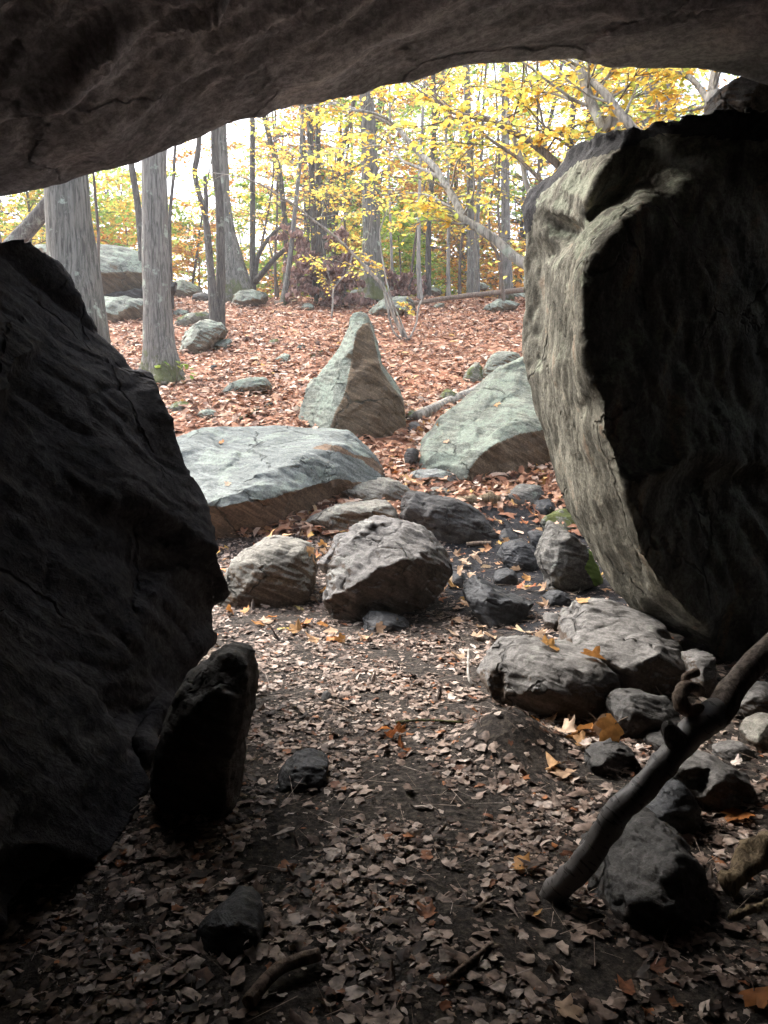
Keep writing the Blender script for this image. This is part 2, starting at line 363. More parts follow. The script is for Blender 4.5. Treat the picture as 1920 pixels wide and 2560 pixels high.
def cast(u, v):
    a, b = ray(u, v); d = Vector((a, 1, b)).normalized(); best = None
    for t in BVHS:
        h = t.ray_cast(CAMV, d)
        if h[0] is not None and (best is None or h[3] < best[2]): best = (h[0], h[1], h[3])
    return best

# ------------------------------------------------------------------ rocks
def remesh(V, Fc, vox, smooth_it=2):
    me = bpy.data.meshes.new('tmp'); me.from_pydata([tuple(v) for v in V], [], [tuple(int(i) for i in f) for f in Fc])
    bm = bmesh.new(); bm.from_mesh(me); bmesh.ops.recalc_face_normals(bm, faces=bm.faces); bm.to_mesh(me); bm.free()
    o = bpy.data.objects.new('tmp', me); COL.objects.link(o)
    r = o.modifiers.new('r', 'REMESH'); r.mode = 'VOXEL'; r.voxel_size = vox
    dg = bpy.context.evaluated_depsgraph_get(); e = bpy.data.meshes.new_from_object(o.evaluated_get(dg))
    bpy.data.objects.remove(o); bpy.data.meshes.remove(me)
    n = len(e.vertices); co = np.empty(n * 3, np.float32); e.vertices.foreach_get('co', co); co = co.reshape(-1, 3).astype(float)
    ed = np.empty(len(e.edges) * 2, np.int32); e.edges.foreach_get('vertices', ed); ed = ed.reshape(-1, 2)
    deg = np.bincount(ed.ravel(), minlength=n).astype(float)[:, None]; deg[deg == 0] = 1
    for _ in range(smooth_it):
        acc = np.zeros_like(co)
        np.add.at(acc, ed[:, 0], co[ed[:, 1]]); np.add.at(acc, ed[:, 1], co[ed[:, 0]])
        co = co * .4 + acc / deg * .6
    e.vertices.foreach_set('co', co.astype(np.float32).ravel()); e.update()
    nn = np.empty(n * 3, np.float32); e.vertices.foreach_get('normal', nn)
    return e, co, nn.reshape(-1, 3).astype(float)
def strata_coords(co, d, k):
    d = np.asarray(d, float); d /= np.linalg.norm(d)
    t = co @ d
    return co + np.outer(t * (k - 1), d)
SEED = [100]
def finish_rock(name, V, Fc, vox, mat, loc, L, amp=1., sdir=(.3, .2, 1), smooth_it=2, fine=1., parent=None, cuts=0, paint=(), facets=None):
    SEED[0] += 7; sd_ = SEED[0]
    e, co, nn = remesh(V, Fc, vox, smooth_it)
    if cuts:
        rg = np.random.default_rng(sd_); c0 = co.mean(0)
        for _ in range(cuts):
            q = rg.normal(0, 1, 3); q[1] -= .35; q[2] += .2; q /= np.linalg.norm(q); dt = (co - c0) @ q
            h = dt.max() * rg.uniform(.74, .95); ex = np.maximum(dt - h, 0)
            co = co - np.outer(ex * .88, q)
        e.vertices.foreach_set('co', co.astype(np.float32).ravel()); e.update()
        nb = np.empty(len(co) * 3, np.float32); e.vertices.foreach_get('normal', nb); nn = nb.reshape(-1, 3).astype(float)
    if facets:
        nf, fs = facets[:2]; rg = np.random.default_rng(sd_ + 3); pk = rg.choice(len(co), min(nf, len(co)), replace=False)
        wq = co + .10 * L * np.stack([fbm(co / (.3 * L), 2, sd_ + 11 + k) for k in range(3)], 1)
        bestd = np.full(len(co), 1e9); bi = np.zeros(len(co), int)
        for k, p_ in enumerate(pk):
            dd = ((wq - wq[p_]) ** 2).sum(1); m_ = dd < bestd; bestd[m_] = dd[m_]; bi[m_] = k
        sn = np.zeros((len(pk), 3)); sc_ = np.zeros((len(pk), 3)); cn_ = np.bincount(bi, minlength=len(pk))[:, None] + 1e-6
        np.add.at(sn, bi, nn); np.add.at(sc_, bi, co); sc_ /= cn_; sn /= np.linalg.norm(sn, axis=1)[:, None] + 1e-9
        dist = ((co - sc_[bi]) * sn[bi]).sum(1); lim = (facets[2] if len(facets) > 2 else .022) * L
        mv = np.clip(-dist * fs, -lim, lim)
        e0 = np.empty(len(e.edges) * 2, np.int32); e.edges.foreach_get('vertices', e0); e0 = e0.reshape(-1, 2); dg_ = np.bincount(e0.ravel(), minlength=len(co)) + 1e-6
        mv3 = sn[bi] * mv[:, None]
        for _ in range(2):
            ac = np.zeros_like(mv3); np.add.at(ac, e0[:, 0], mv3[e0[:, 1]]); np.add.at(ac, e0[:, 1], mv3[e0[:, 0]]); mv3 = mv3 * .5 + ac / dg_[:, None] * .5
        co = co + mv3
        e.vertices.foreach_set('co', co.astype(np.float32).ravel()); e.update()
        nb = np.empty(len(co) * 3, np.float32); e.vertices.foreach_get('normal', nb); nn = nb.reshape(-1, 3).astype(float)
    d = .020 * L * amp * fbm(co / (.42 * L), 3, sd_)
    d += .010 * min(L, 1.2) * amp * rough(strata_coords(co, sdir, 4.) / (.35 * min(L, 1.2)), 4, sd_ + 1)
    cr = np.abs(pn(strata_coords(co, sdir, 2.5) / (.28 * min(L, 1.5)), sd_ + 2)); d -= .016 * min(L, 1.) * amp * np.exp(-(cr / .03) ** 2)
    d += fine * .005 * fbm(co / .05, 3, sd_ + 3) * min(1, L)
    co = co + nn * d[:, None]
    e.vertices.foreach_set('co', co.astype(np.float32).ravel()); e.update()
    e.polygons.foreach_set('use_smooth', np.ones(len(e.polygons), bool))
    BVHS.append(BVHTree.FromPolygons([tuple(v) for v in co], [tuple(p.vertices) for p in e.polygons]))
    e.name = name
    for nm_, cf_, poly in paint:
        pp = np.array([cf_(*q) for q in poly]); up_x = co[:, 0]; yy = co[:, 1]; zz = co[:, 2] - CAM_Z
        dep = yy * cp + zz * sp_; uu = 960 + F * co[:, 0] / dep; vv = 1280 - F * (-yy * sp_ + zz * cp) / dep
        ins = np.zeros(len(co), bool); j = len(pp) - 1
        for i in range(len(pp)):
            c = ((pp[i, 1] > vv) != (pp[j, 1] > vv)) & (uu < (pp[j, 0] - pp[i, 0]) * (vv - pp[i, 1]) / (pp[j, 1] - pp[i, 1] + 1e-9) + pp[i, 0]); ins ^= c; j = i
        facing = (nn * (co - np.array(CAMV))).sum(1) < 0
        a_ = e.attributes.get(nm_) or e.attributes.new(nm_, 'FLOAT', 'POINT'); old_ = np.zeros(len(co), np.float32); a_.data.foreach_get('value', old_)
        a_.data.foreach_set('value', np.maximum(old_, (ins & facing).astype(np.float32)))
    e.vertices.foreach_set('co', (co - np.array(loc)).astype(np.float32).ravel()); e.update()
    return link(name, e, mat, loc, parent)

def shell(outline, inner, ridges, Y, cf, back, bvec=None):
    """front surface triangulated through outline + ridge points, closed by a bulging back"""
    pts = [(*cf(x, y), d) for x, y, d in outline] + [(*cf(x, y), d) for x, y, d in inner]
    n = len(outline)
    v2 = [Vector((p[0], -p[1])) for p in pts]
    area = sum(v2[i].x * v2[(i + 1) % n].y - v2[(i + 1) % n].x * v2[i].y for i in range(n))
    loop = list(range(n)) if area > 0 else list(range(n - 1, -1, -1))
    r = geometry.delaunay_2d_cdt(v2, [(n + a, n + b) for a, b in ridges], [loop], 1, 1e-4)
    V = []; key = {}
    for i, p in enumerate(r[0]):
        og = r[3][i]
        if og: d = pts[og[0]][2]
        else:
            ds = sorted((((p.x - q[0]) ** 2 + (-p.y - q[1]) ** 2), q[2]) for q in pts)[:3]
            d = sum(q[1] / (q[0] + 1e-6) for q in ds) / sum(1 / (q[0] + 1e-6) for q in ds)
        for g in og: key[g] = i
        V.append(at(p.x, -p.y, Y + d))
    Fc = [list(f) for f in r[2]]
    ol = [key[i] for i in loop]
    cen = sum((V[i] for i in ol), Vector()) / n
    zmin = min(V[i].z for i in ol)
    rings = []
    for sc, bk in ((1.0, back * .5), (.72, back)):
        ring = []
        for i in ol:
            q = V[i]
            z = cen.z + (q.z - cen.z) * (sc if q.z > cen.z else 1.0)
            if bvec is not None:
                V.append(Vector((q.x, q.y, z)) + Vector(bvec) * (1.0 if sc < 1 else .5)); ring.append(len(V) - 1); continue
            V.append(Vector((cen.x + (q.x - cen.x) * sc, max(q.y, cen.y) * .5 + cen.y * .5 + bk, z))); ring.append(len(V) - 1)
        rings.append(ring)
    prev = ol
    for ring in rings:
        for a in range(n):
            b = (a + 1) % n
            Fc.append([prev[a], prev[b], ring[b], ring[a]])
        prev = ring
    Fc.append(list(prev))
    return V, Fc, cen, zmin

def rock(name, label, cf, outline, contact=None, Y=None, inner=None, ridges=(), back=None, vox=None, mat=M_GREY, amp=1., od=1., sdir=(.3, .2, 1), group=None, sink=.06, smooth_it=2, cat=None, fine=1., cuts=None, paint=(), bvec=None, facets=(16, .55)):
    if cuts is None: cuts = 14 if inner is None else 0
    rr = random.Random(hash_(label))
    if Y is None:
        Y = gy(*cf(*contact))
    xs = [cf(p[0], p[1])[0] for p in outline]; ys = [cf(p[0], p[1])[1] for p in outline]
    W = (max(xs) - min(xs)) * pxsize(Y); H = (max(ys) - min(ys)) * pxsize(Y); L = max(W, H)
    s = abs(cf(1, 0)[0] - cf(0, 0)[0])
    ymax, ymin = max(p[1] for p in outline), min(p[1] for p in outline)
    O = []
    for p in outline:
        hf = (ymax - p[1]) / (ymax - ymin + 1e-6)
        d = p[2] if len(p) > 2 else od * (min(W, H * 1.6) * (.12 + .42 * hf))
        y = p[1]
        if hf < .25: y += sink / pxsize(Y) / s * (1 - hf / .25)
        O.append((p[0], y, d))
    if inner is None:
        cx = sum(p[0] for p in O) / len(O); cy = sum(p[1] for p in O) / len(O); inner = []
        for i in range(0, len(O), 2):
            p = O[i]; t = rr.uniform(.38, .62)
            inner.append((cx + (p[0] - cx) * t, cy + (p[1] - cy) * t, p[2] * rr.uniform(.25, .5) - .04 * W))
        inner.append((cx + rr.uniform(-.1, .1) * (max(p[0] for p in O) - cx), cy, rr.uniform(-.06, .0) * W))
    if back is None: back = .75 * min(W, H * 1.5) + .05
    V, Fc, cen, zmin = shell(O, list(inner), list(ridges), Y, cf, back, bvec)
    vox = vox or max(min(L / 45, .035), .006)
    o = finish_rock(name, V, Fc, vox, mat, (cen.x, cen.y, zmin), L, amp, sdir, smooth_it, fine, None, cuts, paint, facets)
    tag(o, label, cat or ('boulder' if L > .55 else 'rock'), group)
    return o
def hash_(s):
    h = 5381
    for c in s: h = (h * 33 + ord(c)) & 0x7fffffff
    return h

# ---- the great boulders that make the cave
LB = [(-700, 560, -2.4), (-300, 575, -1.6), (0, 602, -.5), (17, 614, -.4), (58, 634, -.25), (107, 648, -.1), (145, 677, 0), (185, 715, .05), (208, 741, .05), (246, 773, .1), (266, 793, .1),
      (284, 825, .1), (292, 868, .1), (307, 900, .1), (321, 926, .05), (347, 941, .05), (370, 961, .05), (385, 998, 0), (410, 1050, 0), (436, 1124, 0), (478, 1150, 0), (501, 1168, 0), (530, 1216, -.05),
      (549, 1255, -.05), (567, 1308, -.1), (573, 1375, -.1), (561, 1414, -.1), (578, 1477, -.15), (563, 1511, -.15), (534, 1573, -.2), (515, 1642, -.2), (494, 1690, -.22), (470, 1728, -.25), (452, 1790, -.3), (445, 1860, -.3), (438, 1960, -.6), (420, 2070, -1.),
      (340, 2115, -1.15), (240, 2190, -1.4), (60, 2360, -1.8), (-300, 2600, -2.35), (-700, 2700, -2.6)]
LI = [(80, 760, -.45), (120, 900, -.6), (215, 890, -.25), (300, 915, -.05), (215, 915, -.45), (330, 1000, -.3), (380, 1120, -.32), (250, 1100, -.62), (120, 1150, -.9), (450, 1220, -.28), (520, 1300, -.25), (470, 1370, -.42),
      (300, 1350, -.75), (420, 1560, -.55), (330, 1700, -.75), (400, 1780, -.95), (250, 1500, -.95), (60, 1500, -1.3), (250, 1900, -1.5), (60, 2000, -1.95), (-200, 1000, -1.5), (-200, 1600, -2.05), (-200, 2200, -2.4), (510, 1450, -.3)]
LB = [(u + 15 * max(0, min(1, (v - 1000) / 180, (1700 - v) / 80)) * (u > 400), v - (22 if u < 130 and v < 700 else 0), d) for u, v, d in LB]
LB = [(u, v, min(d, gy(u, v) - .06 - 3.75)) if v > 1700 and u < 480 and u >= 0 else (u, v, d) for u, v, d in LB]
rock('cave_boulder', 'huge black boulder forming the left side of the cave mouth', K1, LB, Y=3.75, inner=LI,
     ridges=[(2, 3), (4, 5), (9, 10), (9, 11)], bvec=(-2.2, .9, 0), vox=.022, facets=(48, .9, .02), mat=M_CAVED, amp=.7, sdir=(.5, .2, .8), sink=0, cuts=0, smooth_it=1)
SB = [(440, 1740), (456, 1718), (490, 1690), (525, 1655), (545, 1638), (570, 1627), (600, 1634), (613, 1655), (612, 1690), (621, 1740), (616, 1790), (606, 1840), (596, 1880), (577, 1944), (565, 1990), (562, 2060), (500, 2085), (420, 2080), (360, 2000), (380, 1860)]
rock('cave_boulder', 'dark shark fin shaped rock leaning at the foot of the black left boulder', K1, SB, contact=(540, 2075), back=.35, vox=.012, mat=M_DARK, amp=.9, od=.8, cuts=3)

ES = 1.0
RB = [R2(1659, 165) + (.5,), R2(1440, 175) + (.45,), R2(1200, 200) + (.42,), R2(1050, 240) + (.45,), R2(820, 268) + (.6,), R2(690, 300) + (.75,), R2(580, 330) + (.95,), R2(480, 380) + (1.15,), R2(410, 440) + (1.3,), R2(405, 490) + (1.35,),
      R2(350, 560) + (1.45,), R2(260, 620) + (1.5,), R2(190, 670) + (1.55,), R2(165, 730) + (1.6,), R2(150, 800) + (1.6,), R2(165, 890) + (1.6,), R2(185, 950) + (1.58,), R2(190, 1000) + (1.55,), R2(165, 1100) + (1.6,),
      R2(155, 1300) + (1.6,), R2(160, 1500) + (1.6,), R2(165, 1708) + (1.6,), R3(185, 200) + (1.6,), R3(215, 330) + (1.55,), R3(250, 470) + (1.5,), R3(300, 590) + (1.45,), R3(330, 700) + (1.4,), R3(370, 830) + (1.32,),
      R3(410, 920) + (1.25,), R3(470, 1050) + (1.15,), R3(540, 1170) + (1.05,), R3(600, 1270) + (.95,), R3(650, 1370) + (.88,), R3(700, 1440) + (.8,), R3(760, 1520) + (.72,), R3(830, 1610) + (.65,), R3(900, 1680) + (.6,),
      R3(980, 1730) + (.54,), R3(1100, 1800) + (.46,), R3(1240, 1880) + (.38,), R3(1350, 1950) + (.32,), (1900, 1740, .25), (2100, 1860, .4), (2900, 2100, 1.3), (2900, 1200, 1.5), (2900, 250, 1.5), (2200, 255, 1.1)]
RI = [R2(1080, 480) + (.62,), R2(930, 560) + (.66,), R2(860, 620) + (.70,), R2(700, 770) + (.82,), R2(580, 870) + (.98,), R2(500, 930) + (1.10,),      # 0-5 groove under the upper block
      R2(820, 330) + (.68,), R2(600, 400) + (.95,), R2(470, 480) + (1.12,), R2(340, 640) + (1.22,), R2(240, 780) + (1.30,), R2(280, 930) + (1.22,), R2(430, 1030) + (1.0,),   # 6-12 bulge of upper block
      R2(660, 540) + (.55,), R2(560, 740) + (.62,), R2(540, 880) + (.70,),                                           # 13-15 right end of the upper block
      R2(1100, 690) + (.42,), R2(880, 770) + (.22,), R2(720, 950) + (.12,), R2(630, 1040) + (.08,), R2(545, 1170) + (.06,), R2(530, 1400) + (.05,), R2(545, 1600) + (.02,),  # 16-22 arris to the dark face
      R2(700, 800) + (.45,), R2(560, 930) + (.55,), R2(450, 1100) + (.66,), R2(400, 1300) + (.72,), R2(400, 1550) + (.72,),  # 23-27
      R2(285, 1100) + (1.40,), R2(290, 1400) + (1.44,), R2(290, 1700) + (1.42,),    # 28-30 vertical cleft
      R3(530, 80) + (.02,), R3(560, 250) + (.0,), R3(645, 350) + (-.04,), R3(640, 540) + (-.02,), R3(690, 650) + (-.04,), R3(775, 880) + (-.06,), R3(800, 1000) + (-.04,), R3(850, 1200) + (-.04,),
      R3(900, 1350) + (-.02,), R3(1000, 1500) + (.02,), R3(1150, 1650) + (.04,), R3(1300, 1790) + (.08,),     # 31-42 arris, lower
      R3(300, 200) + (1.24,), R3(400, 500) + (.92,), R3(480, 720) + (.8,), R3(540, 980) + (.7,), R3(700, 1250) + (.5,), R3(840, 1450) + (.4,), R3(1020, 1650) + (.34,),  # 43-49
      (1700, 600, .36), (1700, 900, .30), (1720, 1200, .28), (1850, 1480, .30), (2100, 700, .8), (2100, 1200, .8), (1850, 350, .62), (1600, 800, .2), R3(790, 888) + (-.06,), R3(900, 850) + (-.06,), R3(1040, 795) + (-.02,), R3(1150, 745) + (.06,), R3(1195, 690) + (.14,), R3(1000, 740) + (.12,), R3(870, 780) + (.06,), R3(960, 890) + (.04,), R3(1120, 800) + (.16,)]
rr_ = [(i, i + 1) for i in range(0, 5)] + [(13, 14), (14, 15)] + [(i, i + 1) for i in range(16, 22)] + [(22, 31)] + [(i, i + 1) for i in range(31, 42)] + [(28, 29), (29, 30)] + [(23, 24), (24, 25), (25, 26), (26, 27), (59, 60), (60, 61)]
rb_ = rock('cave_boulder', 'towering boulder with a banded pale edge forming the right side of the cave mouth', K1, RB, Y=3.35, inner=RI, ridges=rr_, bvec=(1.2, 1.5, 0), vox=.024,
     facets=None, mat=M_WALL, amp=.75, paint=[('fresh', R2, [(120, 880), (160, 720), (260, 600), (400, 470), (480, 360), (690, 280), (1050, 220), (1659, 120), (1700, 380), (1000, 330), (760, 420), (500, 500), (360, 620), (250, 720), (225, 850), (200, 940)])], sdir=(.4, 1, .3), sink=0, smooth_it=1, cuts=0)  # 'fresh' here only marks a near-black band along the upper block's top
rock('rock', 'small wedged rock squeezed between roof slab and right hand boulder', T2, [(1290, 360), (1370, 300), (1390, 230), (1450, 170), (1560, 120), (1800, 60), (1900, 200), (1900, 420), (1659, 420), (1400, 420)],
     Y=4.3, back=.5, mat=M_GREY, od=.5)

# roof slab
def build_roof():
    E = [(-1500, 640, 3.4), (-700, 560, 3.4), (-300, 520, 3.45), (0, 484, 3.5), (150, 455, 3.55), (210, 436, 3.6), (290, 420, 3.6), (350, 402, 3.62), (430, 366, 3.65), (520, 326, 3.7), (600, 297, 3.72), (660, 284, 3.75), (730, 264, 3.8), (800, 252, 3.8), (880, 232, 3.85),
         (960, 205, 3.9), (1040, 190, 3.9), (1120, 168, 3.92), (1200, 156, 3.95), (1300, 150, 4.0), (1440, 144, 4.0), (1490, 158, 4.0), (1560, 168, 4.05), (1640, 172, 4.1), (1720, 172, 4.1), (1790, 184, 4.1), (1850, 188, 4.1), (1950, 210, 4.1), (2300, 230, 4.0), (3000, 300, 3.9)]
    E3 = np.array([at(*e) for e in E])
    tt = np.linspace(0, len(E) - 1, 420); idx = np.arange(len(E))
    Ed = np.stack([np.interp(tt, idx, E3[:, k]) for k in range(3)], 1)
    rows = []
    back = np.concatenate([np.linspace(-4.5, 1.0, 30, endpoint=False), np.linspace(1.0, 1, 1)])
    s = np.concatenate([np.linspace(0, .45, 30, endpoint=False), np.linspace(.45, 1, 150)])
    for q in s:   # underside, from behind the camera to the lip
        y = -4.5 + (Ed[:, 1] + 4.5) * q
        z0 = Ed[:, 2] + (1 - q) * .55 * 0 + .10 * np.sin(q * 3.1)
        rows.append(np.stack([Ed[:, 0] * (1 + (1 - q) * .2), y, z0], 1))
    for dy, dz in ((.06, .05), (.12, .12), (.2, .25), (.28, .45), (.3, .7), (.25, 1.0), (.1, 1.4), (-.3, 1.9), (-1.2, 2.3), (-3, 2.5), (-6, 2.5)):
        ex = np.clip((Ed[:, 0] - .55) / .6, 0, 1)[:, None] * min(1, max(0, dz - .12) * 1.3) * np.array([[0, 1.5, .15]])  # unseen outward overhang on the right, added to shade the right boulder's top
        rows.append(Ed + np.array([0, dy, dz]) + ex)
    V = np.array(rows); nr, nc = V.shape[:2]; V = V.reshape(-1, 3)
    i = np.arange(nr * nc).reshape(nr, nc)
    Fc = np.stack([i[:-1, :-1].ravel(), i[1:, :-1].ravel(), i[1:, 1:].ravel(), i[:-1, 1:].ravel()], 1)
    wrap = np.stack([i[-1, :-1], i[0, :-1], i[0, 1:], i[-1, 1:]], 1)
    co = V.copy()
    st = strata_coords(co, (.46, .89, .1), 3.5)
    d = .12 * fbm(co * np.array([.5, .8, .5]), 2, 41) + .055 * rough(st * 1.3, 4, 43) + .022 * rough(strata_coords(co, (.46, .89, .1), 3.) * 3.4, 3, 44) + .014 * fbm(co * 7, 4, 47)
    t1 = (co @ np.array([.46, .89, .0])) * 1.9 + .45 * fbm(co * .8, 4, 53)
    fr_ = t1 % 1; d += .13 * np.where(fr_ < .8, fr_ / .8, (1 - fr_) / .2)      # stepped exfoliation ledges
    q = np.repeat(np.concatenate([s, np.ones(11)]), nc)
    lip = np.clip(np.abs(q - 1) * 6, .12, 1)
    co[:, 2] -= d * lip
    caps = [list(i[:, 0]), list(i[::-1, -1])]
    me = mesh_np('overhanging_boulder', co, np.concatenate([Fc, wrap]))
    bm = bmesh.new(); bm.from_mesh(me); bm.verts.ensure_lookup_table()
    for c in caps:
        try: bm.faces.new([bm.verts[int(k)] for k in c])
        except Exception: pass
    bmesh.ops.recalc_face_normals(bm, faces=bm.faces); bm.to_mesh(me); bm.free()
    o = link('overhanging_boulder', me, M_CAVE)
    tag(o, 'giant brown grey slab roofing the cave across the whole top', 'boulder')
    BVHS.append(BVHTree.FromPolygons([tuple(v) for v in co], [tuple(f) for f in Fc]))
build_roof()

# rock wall closing the cave round behind the camera
def build_cave_wall():
    path = [(-2.4, 3.2), (-1.9, 1.5), (-1.7, 0), (-1.8, -1.6), (-.9, -2.8), (.6, -3.0), (2.0, -2.2), (2.5, -.6), (2.45, 1.0), (2.7, 2.6), (3.0, 4.0)]
    P = np.array(path); t = np.linspace(0, len(P) - 1, 160); idx = np.arange(len(P))
    X = np.interp(t, idx, P[:, 0]); Yv = np.interp(t, idx, P[:, 1])
    X = np.convolve(np.pad(X, 6, mode='edge'), np.ones(13) / 13, 'valid'); Yv = np.convolve(np.pad(Yv, 6, mode='edge'), np.ones(13) / 13, 'valid')
    tx, ty = np.gradient(X), np.gradient(Yv); ln = np.hypot(tx, ty); nx_, ny_ = ty / ln, -tx / ln      # outward normal
    zs = np.linspace(-.3, 3.4, 50); A = []; B = []
    for z in zs:
        lean = -.12 * z
        p = np.stack([X - nx_ * 0, Yv, np.full_like(X, z)], 1)
        dd = .22 * fbm(p * .9, 4, 61) + .06 * rough(p * 2, 3, 62)
        sgn = 1 if (X[80] * nx_[80] + Yv[80] * ny_[80]) > 0 else -1
        p[:, 0] += sgn * nx_ * (dd + lean); p[:, 1] += sgn * ny_ * (dd + lean); A.append(p)
        b = p.copy(); b[:, 0] += sgn * nx_ * .9; b[:, 1] += sgn * ny_ * .9; B.append(b)
    A = np.array(A); B = np.array(B); nr, nc = A.shape[:2]; V = np.concatenate([A.reshape(-1, 3), B.reshape(-1, 3)])
    i = np.arange(nr * nc).reshape(nr, nc); j = i + nr * nc
    q = lambda a: np.stack([a[:-1, :-1].ravel(), a[:-1, 1:].ravel(), a[1:, 1:].ravel(), a[1:, :-1].ravel()], 1)
    br = lambda a, b: np.stack([a[:-1], a[1:], b[1:], b[:-1]], 1)
    Fc = np.concatenate([q(i), q(j)[:, ::-1], br(i[0], j[0]), br(i[-1], j[-1])[:, ::-1], br(i[:, 0], j[:, 0])[:, ::-1], br(i[:, -1], j[:, -1])])
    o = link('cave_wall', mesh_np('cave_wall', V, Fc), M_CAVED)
    tag(o, 'dark rock wall closing the cave round behind the viewer', 'wall', kind='structure')
build_cave_wall()

# ---- boulders in front of the mouth
sh_ = lambda L: [(x, y, d + .5 * min(1, max(0, (x - 800) / 600))) for x, y, d in L]
rock('flat_boulder', 'long flat topped pale boulder with a brown undercut front below the pointed rock', C3,
     sh_([(150, 830, 1.0), (365, 805, 1.7), (560, 775, 1.9), (760, 765, 2.0), (880, 753, 2.0), (1040, 785, 1.9), (1160, 790, 1.7), (1250, 800, 1.5), (1330, 830, 1.25), (1400, 890, 1.0), (1440, 950, .8), (1470, 1030, .65),
      (1400, 1120, .7), (1230, 1200, .6), (1040, 1270, .45), (880, 1320, .35), (680, 1355, .25), (520, 1365, .25), (300, 1360, .35), (130, 1200, .6)]),
     Y=gy(*C3(680, 1338)) - .22, paint=[('fresh', C3, [(560, 1215), (620, 1195), (760, 1160), (880, 1130), (1050, 1075), (1200, 1052), (1475, 1045), (1475, 1400), (300, 1400), (400, 1200)]), ('fresh', C3, [(1080, 872), (1140, 848), (1220, 860), (1300, 905), (1400, 925), (1470, 1010), (1440, 1010), (1330, 930), (1210, 890)])], inner=sh_([(560, 1135, 0), (600, 1122, .02), (720, 1080, .12), (860, 1020, .25), (960, 940, .42), (1060, 875, .62), (1140, 848, .72), (1220, 860, .7), (1300, 900, .66), (1400, 925, .7),
                   (450, 1180, .0), (620, 1195, -.08), (760, 1160, 0), (880, 1130, .06), (1050, 1075, .18), (1200, 1052, .32), (1390, 1050, .5),
                   (640, 1215, .06), (900, 1155, .2), (1060, 1100, .32), (1220, 1080, .45), (800, 1280, .28), (1000, 1220, .4), (600, 1310, .2), (620, 940, 1.0), (900, 860, 1.15), (450, 930, .95), (1150, 835, 1.05)]),
     ridges=[(0, 1), (1, 2), (2, 3), (3, 4), (4, 5), (5, 6), (6, 7), (7, 8), (8, 9), (10, 11), (11, 12), (12, 13), (13, 14), (14, 15), (15, 16)], back=2.0, vox=.02, facets=(30, .5), mat=M_FLAT, amp=.55, sdir=(.2, .5, 1), smooth_it=1, sink=.1)
rock('pointed_boulder', 'tall pointed boulder like a shark fin with a brown broken front', C3,
     [(960, 900, 1.0), (1000, 760, .8), (1010, 690, .75), (1030, 580, .7), (1070, 520, .65), (1120, 455, .6), (1180, 400, .55), (1215, 350, .52), (1230, 310, .5), (1270, 210, .45), (1300, 170, .42), (1330, 156, .4), (1360, 175, .38), (1375, 210, .34), (1390, 260, .3),
      (1405, 320, .3), (1420, 390, .3), (1440, 440, .36), (1490, 500, .42), (1530, 570, .48), (1555, 620, .5), (1562, 700, .45), (1555, 840, .35), (1520, 900, .3), (1455, 960, .25), (1350, 1000, .2), (1100, 1000, .5)],
     Y=9.05, paint=[('fresh', C3, [(1345, 228), (1312, 262), (1292, 340), (1278, 440), (1258, 540), (1240, 610), (1200, 680), (1165, 790), (1160, 1000), (1600, 1000), (1555, 620), (1500, 560), (1440, 470), (1420, 400), (1398, 290), (1375, 218)])], inner=[(1345, 228, .22), (1312, 262, .18), (1292, 340, .14), (1278, 440, .1), (1258, 540, .05), (1240, 610, .02), (1200, 680, .0), (1165, 790, .0), (1180, 900, .05),
                    (1375, 222, .25), (1398, 300, .22), (1415, 415, .22), (1300, 455, .17), (1345, 428, .16), (1425, 425, .2), (1310, 475, .02), (1350, 445, .03), (1430, 442, .1), (1470, 555, .13), (1540, 605, .22),
                    (1400, 700, .02), (1380, 850, .08), (1480, 800, .14), (1120, 600, .42), (1080, 720, .45), (1340, 350, .2)],
     ridges=[(0, 1), (1, 2), (2, 3), (3, 4), (4, 5), (5, 6), (6, 7), (7, 8), (0, 9), (9, 10), (10, 11), (12, 13), (13, 14), (15, 16), (16, 17), (17, 18), (18, 19)], back=.9, vox=.016, facets=(34, .45), mat=M_FIN, amp=.6, sdir=(.5, .1, .9), smooth_it=1)
rock('sloping_boulder', 'broad greenish slab boulder sloping up behind the right cave wall', C4,
     [(1750, 330, 1.9), (1500, 395, 1.7), (1360, 440, 1.55), (1240, 520, 1.5), (1130, 600, 1.45), (1030, 700, 1.3), (950, 765, 1.15), (870, 830, 1.0), (810, 890, .85), (760, 935, .7), (728, 1000, .55), (708, 1080, .45), (712, 1135, .35), (760, 1160, .3),
      (890, 1165, .2), (1000, 1200, .1), (1100, 1220, .1), (1250, 1225, .15), (1400, 1225, .3), (1545, 1220, .5), (1750, 1220, .7)],
     Y=gy(*C4(1200, 1203)) - .12, paint=[('fresh', C4, [(1012, 1185), (1030, 1120), (1090, 1040), (1180, 970), (1330, 910), (1450, 890), (1750, 850), (1750, 1300), (1000, 1300)])], inner=[(1012, 1185, .0), (1030, 1120, .02), (1090, 1040, .12), (1180, 970, .2), (1330, 910, .32), (1450, 890, .42), (1650, 860, .6), (765, 1000, .42), (850, 1010, .36), (945, 1042, .25), (905, 1100, .16), (800, 1120, .24),
                   (1000, 900, .72), (1150, 780, .95), (1300, 650, 1.2), (1240, 830, .6), (1200, 1080, .25), (1400, 1050, .42)],
     ridges=[(0, 1), (1, 2), (2, 3), (3, 4), (4, 5), (5, 6), (7, 8), (8, 9), (9, 10), (10, 11)], back=1.3, vox=.018, facets=(30, .5), mat=M_FIN, amp=.6, sdir=(.7, .3, .7), smooth_it=1)
